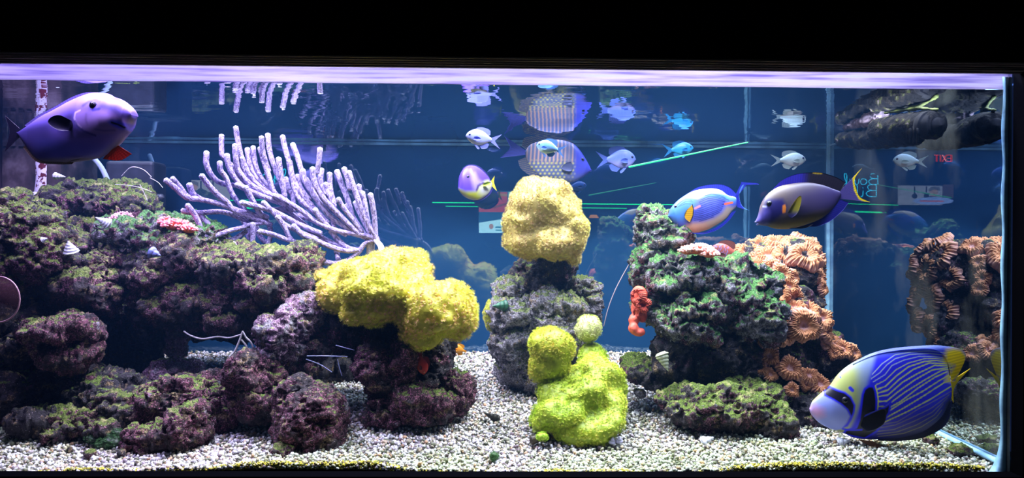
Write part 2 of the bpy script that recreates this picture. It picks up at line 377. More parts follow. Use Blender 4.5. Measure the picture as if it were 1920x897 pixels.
# gravel bed
nx, ny = 220, 90
gx, gy = np.meshgrid(np.linspace(LEFT, RIGHT - .001, nx), np.linspace(FRONT + .011, BACK - .001, ny), indexing='ij')
gz = sand_z(gx, gy)
tag(link('trim_8', mesh_np('gravel_bed', np.c_[gx.ravel(), gy.ravel(), gz.ravel()], grid_faces(nx, ny)), simple('packed_gravel', (.20, .19, .17), .9, noise=(160, .5))), kind='structure')
def tufts(V0, F0, pos, scl, rot, cols):
    n = len(pos); k = len(V0)
    V = np.einsum('nij,kj->nki', rot * scl[:, None, :], V0) + pos[:, None, :]
    Fc = (F0[None] + (np.arange(n) * k)[:, None, None]).reshape(-1, F0.shape[1])
    return V.reshape(-1, 3), Fc, np.repeat(cols, k, 0) if cols.ndim == 2 else cols.reshape(-1, 3)
def randrot(n):
    q = RNG.normal(size=(n, 4)); q /= np.linalg.norm(q, axis=1)[:, None]; w, x, y, z = q.T
    return np.stack([np.stack([1-2*(y*y+z*z), 2*(x*y-z*w), 2*(x*z+y*w)], -1), np.stack([2*(x*y+z*w), 1-2*(x*x+z*z), 2*(y*z-x*w)], -1), np.stack([2*(x*z-y*w), 2*(y*z+x*w), 1-2*(x*x+y*y)], -1)], 1)
ns = 52000
yy = FRONT + .012 + (BACK - FRONT - .02) * RNG.random(ns) ** 1.35; xx = LEFT + .3 + (RIGHT - LEFT - .31) * RNG.random(ns)
keep = np.abs(xx) < yy * .80; xx, yy = xx[keep], yy[keep]; ns = len(xx)
sc = .0030 + .0028 * RNG.random(ns) ** 2
pos = np.c_[xx, yy, sand_z(xx, yy) + sc * (.2 + 1.5 * RNG.random(ns))]
pal = lin(np.array([[235, 232, 240], [205, 200, 205], [180, 172, 150], [128, 130, 108], [215, 190, 170], [165, 150, 165], [92, 96, 78], [245, 245, 255], [190, 150, 120], [120, 100, 110]]))
pr = np.array([.25, .17, .13, .12, .08, .07, .06, .06, .03, .03]); ci = RNG.choice(10, ns, p=pr)
cols = np.minimum(1, pal[ci] * (.62 + .42 * RNG.random((ns, 1))))
gp = np.c_[xx, yy, 0 * xx]; gm = np.clip(fbm(gp, 3.5, 3) * 2.0 - .1 + np.clip((xx - .1) * .9, 0, .8) + np.clip(-(xx + .9), 0, .5), 0, 1)[:, None]
cols = cols * (1 - .55 * gm) + cols * np.array([.62, .85, .34]) * .55 * gm
V0, F0 = ico(1)
# icosphere(1) = plain icosahedron
V, Fc, cc = tufts(V0, F0, pos, np.c_[sc * 1.25, sc * .95, sc * .7], randrot(ns), cols)
tag(link('gravel', mesh_np('gravel', V, Fc, cc), M['gravel']), 'pale crushed coral gravel covering the aquarium bottom', 'gravel', kind='stuff')
# algae crust along the foot of the front glass
na = 15000
xx = LEFT + .5 + (RIGHT - LEFT - .55) * RNG.random(na); yy = FRONT + .0125 + .012 * RNG.random(na)
h = .011 * np.clip(fbm(np.c_[xx, 0 * xx, 0 * xx], 5) * 1.8 + .45 + .5 * np.exp(-((xx - .1) / .45) ** 2), 0.1, 1.7)
pos = np.c_[xx, yy, sand_z(xx, yy) + h * RNG.random(na) - .001]
cols = lin(np.array([[150, 140, 20], [190, 175, 30], [90, 100, 20], [60, 45, 15], [200, 190, 120]]))[RNG.integers(0, 5, na)]
s_ = .0016 + .0018 * RNG.random(na)
V, Fc, cc = tufts(V0, F0, pos, np.c_[s_ * 1.3, s_, s_], randrot(na), cols)
tag(link('algae_crust', mesh_np('algae_crust', V, Fc, cc), M['gravel']), 'yellow-green algae crust along the foot of the front glass', 'algae', kind='stuff')

# dark room behind the camera
tag(box('wall_rear', -14, 14, -15.1, -15.0, -.9, 5, simple('dark_room_wall', (.012, .012, .016), .8)), kind='structure')
tag(box('floor_room', -14, 14, -15.1, 3.2, -.95, -.90, simple('dark_room_floor', (.01, .01, .012), .8)), kind='structure')
cab = box('aquarium_stand', LEFT - .2, 1.36, 1.70, 2.76, -.90, -.02, M['black'])
tag(cab, 'black cabinet stand under the aquarium', 'stand')

# ================================================================= ROCKS
dg = None
def blob_mesh(blobs, voxel, smooth_it=2):
    """merge ellipsoids given as pixel blobs (px,py,Y,rx,rz,ry) into one skin"""
    arrs = []
    V0, F0 = ico(4)
    for (px, py, Y, rx, rz, ry) in blobs:
        c = np.array(P(px, py, Y)); k = Y / F
        arrs.append((V0 * np.array([rx * k, ry, rz * k]) + c, F0))
    V, Fc = join(arrs)
    me = mesh_np('tmp', V, Fc); o = link('tmp', me)
    r = o.modifiers.new('r', 'REMESH'); r.mode = 'VOXEL'; r.voxel_size = voxel
    s = o.modifiers.new('s', 'SMOOTH'); s.iterations = smooth_it; s.factor = .6
    d = bpy.context.evaluated_depsgraph_get(); ev = o.evaluated_get(d); m2 = ev.to_mesh()
    n = len(m2.vertices); co = np.empty(n * 3, np.float32); m2.vertices.foreach_get('co', co)
    no = np.empty(n * 3, np.float32); m2.vertex_normals.foreach_get('vector', no)
    m2.calc_loop_triangles(); q = np.empty(len(m2.loops), np.int32); m2.loops.foreach_get('vertex_index', q)
    tot = np.empty(len(m2.polygons), np.int32); m2.polygons.foreach_get('loop_total', tot)
    st = np.empty(len(m2.polygons), np.int32); m2.polygons.foreach_get('loop_start', st)
    quads = q[(st[tot == 4][:, None] + np.arange(4))] if (tot == 4).any() else np.zeros((0, 4), int)
    tris = q[(st[tot == 3][:, None] + np.arange(3))] if (tot == 3).any() else np.zeros((0, 3), int)
    ev.to_mesh_clear(); bpy.data.objects.remove(o); bpy.data.meshes.remove(me)
    return co.reshape(-1, 3).astype(float), no.reshape(-1, 3).astype(float), [quads, tris]
def normals_of(V, Fs):
    nn = np.zeros_like(V)
    for f in Fs:
        if len(f) == 0: continue
        a = V[f[:, 1]] - V[f[:, 0]]; b = V[f[:, 2]] - V[f[:, 0]]; c = np.cross(a, b)
        for k in range(f.shape[1]): np.add.at(nn, f[:, k], c)
    return nn / (np.linalg.norm(nn, axis=1)[:, None] + 1e-12)
def rock(blobs, mat, label, rough=1.0, voxel=.0042, name='live_rock', cat='rock', group=None):
    V, Nn, Fs = blob_mesh(blobs, voxel)
    b = np.array(P(*blobs[0][:3])); base = Vector((float(np.mean(V[:, 0])), float(np.mean(V[:, 1])), float(V[:, 2].min())))
    w = V + .02 * np.c_[fbm(V, 11), fbm(V + 5, 11), fbm(V + 9, 11)]
    d = .034 * (ridged(w, 8, 2) - .15) + .012 * fbm(w, 30, 2)
    V = V + Nn * d[:, None] * rough
    N2 = normals_of(V, Fs)
    pit = np.clip(-(ridged(w + 31, 17, 1) - .0), 0, 1) ** 1.5
    V = V - N2 * (.030 * pit)[:, None] * rough
    N3 = normals_of(V, Fs)
    V = V + N3 * (.012 * ridged(w + 3, 40, 2) + .0075 * ridged(V + 7, 95, 1) + .0035 * vnoise(V * 190))[:, None] * (.35 + .65 * rough)
    V[:, 1] = np.clip(V[:, 1], FRONT + .014, BACK - .004); V[:, 0] = np.clip(V[:, 0], LEFT + .004, RIGHT - .004)
    V = V - np.array(base)
    o = link(name, mesh_np(name, V, Fs), M[mat]); o.location = base
    return tag(o, label, cat, group)

def scatter(V, Fs, n, seed=0):
    T = [f if f.shape[1] == 3 else np.vstack([f[:, [0, 1, 2]], f[:, [0, 2, 3]]]) for f in Fs if len(f)]
    T = np.vstack(T); a, b, c = V[T[:, 0]], V[T[:, 1]], V[T[:, 2]]
    cr = np.cross(b - a, c - a); ar = np.linalg.norm(cr, axis=1); nn = cr / (ar[:, None] + 1e-12)
    i = RNG.choice(len(T), n, p=ar / ar.sum()); u, v = RNG.random(n), RNG.random(n); s = u + v > 1; u[s], v[s] = 1 - u[s], 1 - v[s]
    return a[i] + u[:, None] * (b[i] - a[i]) + v[:, None] * (c[i] - a[i]), nn[i], ar.sum() / 2
def frames(nn):
    r = RNG.normal(size=nn.shape); a = np.cross(nn, r); a /= np.linalg.norm(a, axis=1)[:, None] + 1e-9; b = np.cross(nn, a)
    return np.stack([a, b, nn], -1)
# one polyp: eight little tentacles round a mouth
_pv = [(0, 0, 0)]; _pf = []
for k in range(8):
    a = 2 * PI * k / 8; w = .30; rr = 1.0
    i = len(_pv); _pv += [(.28 * math.cos(a - w), .28 * math.sin(a - w), .1), (.28 * math.cos(a + w), .28 * math.sin(a + w), .1),
                         (math.cos(a) * rr, math.sin(a) * rr, .75)]
    _pf += [(i, i + 2, i + 1), (0, i, i + 1)]
_pv = np.array(_pv, float); _pf = np.array(_pf)
def star_colony(blobs, label, tipc, midc, basec, dens=1.0, size=.0042, lump=.012, voxel=.007, hole=0.0):
    V, Nn, Fs = blob_mesh(blobs, voxel, 3)
    base = np.array((V[:, 0].mean(), V[:, 1].mean(), V[:, 2].min()))
    d = lump * fbm(V, 16, 2) + .005 * fbm(V, 55, 2)
    V = V + Nn * d[:, None]; V[:, 1] = np.clip(V[:, 1], FRONT + .014, BACK - .004)
    V = V - base
    root = empty('star_polyp_colony', tuple(base)); tag(root, label, 'coral')
    nb = len(V); bc = lin(basec) * (.75 + .35 * RNG.random((nb, 1)))
    link('mat', mesh_np('mat', V, Fs, bc), M['coral'], root)
    pts0, nn0, area = scatter(V, Fs, 10); n = int(area / (size * 1.45) ** 2 * dens)
    pts, nn, _ = scatter(V, Fs, n)
    if hole:
        k = fbm(pts + base, 20, 2) > -hole; pts, nn = pts[k], nn[k]
    n = len(pts); nn = nn + .35 * RNG.normal(size=nn.shape); nn /= np.linalg.norm(nn, axis=1)[:, None]
    R = frames(nn); s = size * (.75 + .55 * RNG.random(n))
    tone = np.clip(.5 + .9 * fbm(pts + base, 13, 3) + .25 * RNG.normal(size=n), 0, 1)[:, None]
    tip = lin(tipc[0]) * (1 - tone) + lin(tipc[1]) * tone; mid = lin(midc[0]) * (1 - tone) + lin(midc[1]) * tone
    cc = np.repeat(mid[:, None, :], len(_pv), 1)
    for k in range(8): cc[:, 3 + 3 * k] = tip
    cc[:, 0] = mid * .6
    pts = pts + nn * .0015
    V2, F2, c2 = tufts(_pv, _pf, pts, np.c_[s, s, s * 1.3], R, cc)
    link('polyps', mesh_np('polyps', V2, F2, c2, smooth=False), M['polyp'], root)['kind'] = 'stuff'
    return root

# ---- left reef
rock([(150,388,2.45,58,38,.09),(210,385,2.45,68,36,.1),(255,402,2.4,45,26,.08),(120,420,2.42,40,36,.09),(180,430,2.42,60,28,.08)], 'rock_moss', 'mossy green-topped rock ridge below the big purple-grey fish, in front of the hose')
rock([(35,440,2.1,78,58,.12),(78,475,2.08,44,46,.09),(10,510,2.1,62,62,.12),(20,398,2.15,50,26,.08)], 'rock_moss', 'large mossy boulder against the left edge of the picture, green on top')
rock([(150,495,2.22,52,40,.1),(170,540,2.18,62,42,.1),(205,505,2.2,45,48,.09),(140,470,2.25,44,20,.07)], 'rock_mix', 'pitted purple rock under the white cone shell, left of the blue snail', 1.1)
rock([(250,440,2.25,66,28,.09),(325,425,2.25,56,26,.08),(380,440,2.22,44,26,.08),(285,460,2.22,60,24,.08)], 'rock_green', 'knobbly green ledge carrying the bright pink coral at left')
rock([(300,510,2.2,70,42,.1),(370,485,2.2,60,34,.1),(350,560,2.2,62,42,.1),(290,560,2.24,45,36,.08)], 'rock_mix', 'craggy mauve and green rock below the blue snail', 1.15)
rock([(450,500,2.15,70,28,.09),(520,522,2.1,52,36,.1),(560,500,2.2,36,32,.09),(500,560,2.15,56,24,.08),(432,598,2.15,36,18,.06),(430,545,2.16,45,36,.07)], 'rock_mix', 'overhanging craggy shelf beneath the pale sea fan', 1.1)
rock([(190,605,2.42,150,48,.08),(90,600,2.45,100,60,.09),(60,680,2.4,120,60,.1),(200,670,2.45,90,50,.08)], 'rock_dark', 'dark shadowed rock mass at the back of the left reef', voxel=.0065)
rock([(420,592,2.45,140,36,.08),(560,600,2.45,70,60,.08),(600,690,2.45,90,50,.08),(520,560,2.4,90,40,.08)], 'rock_dark', 'dark rock spanning behind the cave opening under the shelf', voxel=.0065)
rock([(115,620,2.0,54,28,.075),(120,662,2.0,48,30,.07)], 'rock_purple', 'rounded maroon rock with pink lower lip hanging at far left', .8)
rock([(50,650,2.06,42,38,.08),(20,600,2.1,50,40,.08)], 'rock_dark', 'dim grey-purple rock by the left edge beside the maroon rock')
rock([(60,735,2.08,95,44,.11),(205,745,2.05,75,34,.09),(130,725,2.1,60,34,.09)], 'rock_dark', 'dark grey rubble rock resting on the gravel at far left')
rock([(150,795,1.92,54,20,.05),(112,818,1.9,34,16,.04),(185,808,1.9,34,16,.04)], 'rock_mix', 'low rubble rock with green weed on the foreground gravel at left', .95, .0036)
rock([(215,770,1.96,26,20,.04),(238,782,1.95,20,14,.03)], 'rock_mix', 'knobbly grey rubble lump touching the left end of the purple mound', .9, .0034)
rock([(92,775,1.97,36,16,.05),(60,790,1.93,30,12,.04)], 'rock_dark', 'dark flat rubble rock at the left edge of the open gravel', .9, .0034)
WH = ['below the dark flat rubble rock', 'before the weedy rubble', 'nearest the glass before the green weed tuft', 'between green weed and tilted slab', 'touching the left end of the tilted slab',
      'just right of the green weed tuft', 'in front of the green weed, right one', 'frontmost by the lower left corner', 'right of the tilted slab', 'between tilted slab and dome boulder', 'at the right foot of the dome boulder', 'at the left edge of the picture']
for k, (sx_, sy_, sr) in enumerate([(60,812,9),(88,838,8),(128,846,10),(240,815,11),(255,848,9),(228,852,7),(168,852,8),(38,838,8),(455,832,8),(478,818,6),(640,846,7),(26,800,9)]):
    Yk = 2.62 - (sy_ - 700) * .0054 if sy_ > 700 else 2.3
    rock([(sx_, sy_, Yk, sr, sr * .62, .012)], ['rock_mix', 'rock_purple', 'rock_dark'][k % 3], 'small encrusted rubble stone on the foreground gravel, ' + WH[k], .3, .003, name='rubble_stone', cat='stone', group='loose rubble stones on the foreground gravel')
rock([(350,748,1.99,82,38,.085),(292,762,1.98,56,28,.06),(405,772,1.96,42,30,.05)], 'rock_purple', 'broad speckled purple mound left of the round maroon boulders', .8, .0038)
rock([(310,822,1.85,70,26,.05),(350,800,1.86,48,34,.05),(272,838,1.84,42,18,.04)], 'rock_purple', 'tilted brown and pink slab lying in the gravel below the purple mound', .7, .0036)
rock([(482,705,1.97,48,44,.075),(498,752,1.95,50,30,.06),(455,735,1.98,26,36,.05)], 'rock_purple', 'round dark maroon rock standing left of the dome boulder', .75, .0038)
rock([(585,790,1.87,64,58,.08),(600,832,1.85,42,20,.05),(560,745,1.9,40,30,.05)], 'rock_purple', 'dome-shaped dusky boulder with red patch at its foot', .55, .0036)
rock([(532,853,1.79,23,17,.024)], 'rock_mix', 'small round rock in the gravel before the dome boulder', .35, .003)
rock([(572,580,2.06,30,32,.06),(528,635,2.0,36,40,.055),(515,662,2.0,34,20,.05),(548,610,2.02,34,34,.055)], 'rock_lilac', 'pinkish-purple slanting rock limb left of the yellow carpet', .75, .0038)
rock([(590,650,2.05,46,20,.05),(628,632,2.08,36,22,.05)], 'rock_purple', 'short maroon rock arm reaching right under the yellow carpet', .7, .0038)
rock([(725,628,2.12,105,48,.11),(795,650,2.16,42,50,.08),(660,600,2.15,55,40,.1)], 'rock_dark', 'dark rock that carries the big yellow star polyp carpet')
rock([(705,685,1.98,44,40,.055),(762,678,1.98,44,32,.05),(735,722,2.0,40,34,.05)], 'rock_purple', 'magenta-crusted rock front below the yellow carpet', .75, .0038)
rock([(790,752,2.0,82,38,.085),(845,728,2.02,32,32,.05),(738,772,1.99,42,24,.06)], 'rock_purple', 'lumpy purple base rock on gravel below the red fish', .9, .0038)
rock([(818,680,2.15,24,56,.05),(805,720,2.14,30,30,.05)], 'rock_dark', 'dark upright rock pillar under the right end of the yellow carpet', .6)
rock([(335,692,2.2,44,17,.05),(310,702,2.18,30,12,.04),(328,645,2.24,17,28,.03)], 'rock_lilac', 'lilac encrusted stub rock standing in the cave mouth', .5, .0038)
# ---- centre pillar
rock([(1010,692,2.28,70,46,.09),(975,640,2.26,50,55,.09),(1030,630,2.25,74,48,.1),(965,590,2.24,34,38,.08),(1045,575,2.25,72,28,.09),(1108,575,2.25,22,42,.06),(958,552,2.26,28,22,.06),(1100,540,2.25,26,20,.06)], 'rock_pale', 'pale crusted pillar rock in the middle of the tank', 1.0, .0038)
rock([(1010,530,2.3,44,46,.08),(1030,500,2.3,40,40,.07),(985,515,2.3,24,30,.05)], 'rock_dark', 'dark neck rock between the pillar and its dome of polyps', .7)
# ---- right reef
rock([(1232,440,2.16,34,42,.07),(1214,500,2.16,26,46,.06),(1262,455,2.14,28,34,.06),(1222,408,2.16,18,18,.04)], 'rock_green', 'tall craggy rock spire with white and green crust left of the blue striped fish', .9, .0038)
rock([(1290,520,2.12,75,42,.1),(1370,545,2.1,76,46,.1),(1420,592,2.08,45,44,.08),(1290,590,2.05,72,38,.09),(1228,570,2.12,32,42,.08),(1320,490,2.14,50,22,.07)], 'rock_green', 'big craggy green and purple rock of the right reef', 1.15, .0038)
rock([(1330,668,2.12,92,46,.1),(1385,700,2.12,64,34,.08),(1262,665,2.1,34,50,.08)], 'rock_dark', 'dark purple rock block under the big green rock', .8)
rock([(1350,768,1.96,112,38,.09),(1440,790,1.94,42,34,.06),(1272,752,1.99,46,22,.06),(1405,745,2.0,60,30,.07)], 'rock_moss', 'wide flat moss-topped slab on the gravel at right', .75, .0038)
rock([(1203,694,2.12,32,22,.05),(1232,710,2.1,26,20,.04)], 'rock_moss', 'small bright green mossy foot rock left of the right reef', .6, .0038)
rock([(1470,505,2.26,58,46,.09),(1478,590,2.2,52,56,.08),(1540,668,2.22,50,40,.09),(1470,690,2.18,56,46,.09),(1420,480,2.28,40,20,.06),(1478,500,2.38,52,42,.1),(1490,590,2.34,46,60,.1)], 'rock_dark', 'dark core rock beneath the tan ruffled corals', .7)
rock([(1530,768,2.04,75,32,.07),(1600,740,2.1,50,28,.07)], 'rock_dark', 'low dark rock behind the head of the striped angelfish', .7)

# ================================================================= STAR POLYP CARPETS
star_colony([(720,540,2.0,100,48,.12),(820,580,1.98,78,48,.12),(660,545,2.05,58,38,.1),(750,500,2.08,62,30,.11),(800,620,1.97,40,24,.06),(860,590,2.02,42,42,.08),(690,580,1.95,50,30,.06),(640,520,2.15,50,22,.09)],
    'big yellow star polyp carpet on the left reef, right of the sea fan', ((232,244,40),(250,238,84)), ((185,195,28),(235,175,140)), (178,170,42), size=.0060, lump=.028)
star_colony([(1022,390,2.2,66,58,.1),(1040,452,2.18,60,32,.09),(985,418,2.17,38,30,.07),(990,455,2.17,40,30,.07),(1072,435,2.2,34,38,.08),(1080,470,2.2,16,26,.04)],
    'domed khaki-yellow star polyp colony crowning the centre pillar', ((240,240,120),(250,238,165)), ((190,185,60),(175,120,90)), (170,150,80), size=.0046, lump=.02)
star_colony([(925,592,2.22,18,30,.04)], 'small yellow polyp patch on the left flank of the centre pillar', ((220,238,60),(242,236,90)), ((160,180,30),(180,160,60)), (150,155,50), size=.0038, lump=.004)
star_colony([(1103,616,2.1,24,25,.04)], 'small round polyp ball on the right of the centre pillar', ((220,240,110),(240,240,180)), ((160,180,70),(200,190,150)), (180,180,130), size=.0034, lump=.003)
star_colony([(1035,652,1.99,44,34,.06),(1030,685,1.99,40,30,.05),(1012,700,1.99,24,18,.04)], 'upper lime-green polyp cushion on the front of the centre pillar', ((220,238,30),(240,230,60)), ((160,180,15),(200,170,80)), (150,160,30), size=.0048, lump=.016)
star_colony([(1112,730,2.03,54,56,.09),(1055,775,1.94,56,34,.07),(1130,800,1.90,42,28,.05),(1045,745,1.96,40,30,.05),(1115,680,2.1,26,34,.06),(1085,810,1.9,46,22,.04),(1085,750,1.97,58,50,.08),(1020,790,1.93,26,20,.04),(1150,770,1.96,24,44,.06)],
    'bright lime-green polyp carpet spilling onto the gravel in the middle', ((205,238,25),(232,236,50)), ((140,180,15),(190,180,80)), (135,155,30), size=.0045, lump=.02)

# ================================================================= TAN RUFFLED CORALS
def ruffle_mesh(seed, lobes, c_hi=(228, 165, 112), c_lo=(128, 62, 36), c_mid=(222, 182, 190), wav=1.0):
    nr, nth = 22, 190; rs = np.linspace(0.0, 1.0, nr)[:, None]; th = np.linspace(0, 2 * PI, nth, endpoint=False)[None, :]
    ph = seed * 1.7
    wob = 1 + .10 * np.sin(3 * th + ph) + .07 * np.sin(5 * th + 2 * ph) + .04 * np.sin(8 * th + ph)
    fr_ = lobes * th / 2 + 1.1 * np.sin(2 * th + ph) + .5 * np.sin(5 * th + ph)
    ridge = np.abs(np.cos(fr_)) * (.7 + .3 * np.sin(3.3 * fr_ + 9 * rs + ph)); amp = np.clip(rs * 1.6 - .2, 0, 1)
    prof = np.interp(rs, [0, .12, .24, .36, .55, .78, .93, 1.0], [-.02, -.02, .06, .26, .38, .32, .10, -.12])
    z = prof + .13 * amp * (ridge - .5) + (.10 * np.sin(4 * th + ph) + .07 * np.sin(7 * th - ph)) * rs ** 2 * wav + .035 * amp * np.sin(26 * rs + 5 * np.sin(th * 3 + ph))
    r = rs * wob * (1 + .09 * (ridge - .5) * (rs > .8))
    V = np.stack([r * np.cos(th), r * np.sin(th), z + 0 * th], -1).reshape(-1, 3)
    # underside
    V2 = V[-nth:] * np.array([.55, .55, 0]) + np.array([0, 0, -.35]); V = np.vstack([V, V2])
    hi, lo, mid = lin(c_hi), lin(c_lo), lin(c_mid)
    k = (ridge ** 1.3 * (1 + 0 * rs)).reshape(-1, 1); k = np.clip(k, 0, 1)
    col = lo * (1 - k) + hi * k; c = np.clip(1 - np.abs(rs - .15) / .16, 0, 1) + 0 * th; col = col * (1 - .6 * c.reshape(-1, 1)) + mid * .6 * c.reshape(-1, 1)
    tipk = np.clip((rs - .8) / .2, 0, 1) * .35 + 0 * th; col = col * (1 - tipk.reshape(-1, 1)) + mid * tipk.reshape(-1, 1)
    col = np.vstack([col, np.repeat(lo[None], nth, 0)])
    return mesh_np('polyp', V, grid_faces(nr + 1, nth, True)[:, ::-1], col)
tan = [ruffle_mesh(s, l) for s, l in ((1, 26), (2, 22), (3, 30), (4, 24))]
tan_round = [ruffle_mesh(5, 40, wav=.12)]; tan_round[0].materials.append(M['coral'])
for me in tan: me.materials.append(M['coral'])
def orient(n, spin):
    z = Vector(n).normalized(); x = z.orthogonal().normalized(); x.rotate(Matrix.Rotation(spin, 3, z)); y = z.cross(x)
    return Matrix((x, y, z)).transposed()
def coral(label, polyps, meshes=tan, name='ruffled_coral', group=None, flat=1.0):
    c0 = P(*polyps[0][:3]); root = empty(name, c0); tag(root, label, 'coral', group)
    for k, (px, py, Y, rad, n) in enumerate(polyps):
        o = link('polyp', meshes[(k * 3 + 1) % len(meshes)], None, root)
        o.location = P(px, py, Y) - c0; s = rad * Y / F
        o.rotation_euler = orient(n, k * 2.1).to_euler(); o.scale = (s, s, s * flat)
    return root
U = (-.1, -.6, .8); FR = (0, -1, .25); R_ = (.7, -.7, .2)
coral('broad tan ruffled coral plate on top of the right reef, above the dark hollow', [
    (1400,475,2.24,26,U),(1425,462,2.26,26,U),(1455,458,2.27,28,(0,-.4,.9)),(1490,462,2.26,26,(0,-.4,.9)),(1440,482,2.2,26,U),(1474,480,2.2,28,U),(1508,482,2.18,34,(.15,-.7,.7)),
    (1418,500,2.18,24,U),(1520,462,2.26,22,(.4,-.5,.7)),(1450,505,2.16,22,FR),(1400,494,2.22,20,U),(1478,454,2.3,24,(0,-.2,1)),(1532,490,2.22,16,(.8,-.5,.3))])
coral('tan ruffled coral band running down beside the big green rock', [
    (1440,522,2.13,24,(-.1,-.8,.6)),(1465,515,2.13,22,FR),(1478,538,2.12,20,FR),(1462,552,2.11,22,(-.2,-.9,.4)),(1490,560,2.13,22,FR),(1430,508,2.15,18,U),(1488,520,2.15,16,R_)])
coral('small tan ruffled coral on the right side of the hollow near the corner seam', [
    (1536,520,2.2,17,R_),(1542,540,2.2,16,R_),(1530,508,2.22,13,R_)])
coral('mass of tan ruffled coral just above the large round disc', [
    (1490,578,2.10,22,U),(1515,585,2.10,26,U),(1540,598,2.12,26,(.3,-.8,.5)),(1485,596,2.08,20,FR),(1548,622,2.12,22,R_),(1505,572,2.14,20,U),(1548,640,2.14,18,R_)])
coral('large perfectly round tan coral disc with radial ridges', [(1507,611,2.04,33,(.02,-1,.12))], tan_round)
coral('tan ruffled corals on the far side of the right reef, mirrored in the side pane', [
    (1528,478,2.34,30,(.9,-.1,.4)),(1530,504,2.38,30,(1,0,.2)),(1505,456,2.40,28,(.4,.2,.9)),(1524,530,2.42,28,(1,.1,.1)),(1532,556,2.36,26,(1,0,0)),(1530,586,2.32,28,(1,-.1,.1)),(1532,520,2.30,26,(1,-.2,.1)),(1536,612,2.36,26,(1,0,0)),(1530,600,2.42,24,(1,.2,.1)),(1500,470,2.46,28,(.6,.5,.6)),(1540,640,2.34,24,(1,0,.2)),(1515,500,2.46,28,(.8,.5,.2)),(1515,560,2.46,28,(.8,.5,.2))])
coral('tan ruffled coral pair left below the round disc', [(1440,636,2.06,22,(-.3,-.8,.5)),(1468,632,2.05,21,(.1,-.8,.6))])
coral('tan fan-shaped coral above the row of small discs', [(1443,668,2.05,20,(-.1,-.9,.4))])
coral('pair of small tan coral discs at the left edge of the cluster', [(1424,691,2.04,16,(-.3,-.7,.6)),(1444,703,2.03,15,(.2,-.8,.5))])
coral('flower-shaped tan coral disc in the middle of the lower cluster', [(1481,691,2.03,25,(0,-.9,.45))])
coral('tan ruffled corals at the right end of the lower cluster', [(1518,706,2.05,20,(0,-.7,.7)),(1538,722,2.04,22,(.1,-.8,.6)),(1512,720,2.04,15,FR)])
coral('smallest tan coral disc at the bottom of the cluster', [(1485,731,2.01,15,FR)])
coral('tan corals standing apart to the right, above the angelfish', [(1580,656,2.12,20,(-.2,-.8,.5)),(1600,662,2.13,18,(.5,-.7,.3)),(1566,660,2.12,16,(-.5,-.8,.2)),(1560,638,2.16,14,U)])
orm = [ruffle_mesh(7, 28, (225, 95, 70), (150, 45, 35), (235, 120, 95))]; orm[0].materials.append(M['coral'])
coral('vivid orange-red coral hanging on the left edge of the right reef', [(1197,556,2.05,17,(-.75,-.6,.2)),(1206,572,2.04,15,(-.1,-1,0)),(1196,586,2.05,11,(-.7,-.6,-.2))], orm, 'orange_coral', flat=1.5)
oc = [o for o in C.objects if o.name.startswith('orange_coral')][0]
V_, N_, F_ = blob_mesh([(1199,556,2.07,15,20,.03),(1196,580,2.07,13,16,.03),(1189,600,2.06,11,12,.02),(1188,615,2.05,10,12,.02),(1197,623,2.05,12,8,.02),(1204,590,2.08,10,16,.02)], .0035)
V_ = V_ + N_ * (.003 * fbm(V_, 60, 2))[:, None] - np.array(oc.location)
link('fleshy_lobes', mesh_np('fleshy_lobes', V_, F_, np.repeat(lin((215, 92, 72))[None], len(V_), 0)), M['coral'], oc)
# knobbly pink corals
def knob_coral(label, spots, col1, col2, ksize, name='knobbly_coral'):
    c0 = P(*spots[0][:3]); root = empty(name, c0); tag(root, label, 'coral'); V0, F0 = ico(2); arrs = []; cc = []
    for (px, py, Y, rx, rz, n) in spots:
        k = Y / F; c = np.array(P(px, py, Y)) - np.array(c0)
        arrs.append((V0 * np.array([rx * k, rx * k * .7, rz * k]) * .8 + c, F0)); cc.append(np.repeat(lin(col2)[None], len(V0), 0))
        for j in range(n):
            d = RNG.normal(size=3); d[2] = abs(d[2]) * .9; d[1] = -abs(d[1]); d /= np.linalg.norm(d)
            p = c + d * np.array([rx * k, rx * k * .7, rz * k]); R = frames(d[None])[0]; s = ksize * (.75 + .5 * RNG.random())
            arrs.append(((V0 * np.array([s, s, s * 1.7])) @ R.T + p, F0))
            h = V0[:, 2:3] * .5 + .5; cc.append(lin(col2) * (1 - h) + lin(col1) * h)
    V, Fc = join(arrs); o = link('knobs', mesh_np('knobs', V, Fc, np.vstack(cc)), M['coral'], root); o['kind'] = 'stuff'
    return root
knob_coral('bright pink knobbly coral on the left reef beside the sea fan', [(332,425,2.14,26,12,90),(352,432,2.13,18,8,50),(312,418,2.16,14,9,40)], (255,150,165), (225,110,60), .0036)
knob_coral('pale mauve crust coral on the left reef between snail shells', [(222,418,2.2,16,14,80),(238,432,2.18,15,10,60),(232,408,2.24,16,9,50)], (225,165,190), (150,95,110), .0032, 'crust_coral')
knob_coral('pink finger coral on the ledge in front of the brown patterned fish', [(1308,470,2.02,28,10,120),(1290,472,2.02,16,8,60),(1330,478,2.0,16,8,50)], (255,190,180), (235,120,75), .0038, 'finger_coral')

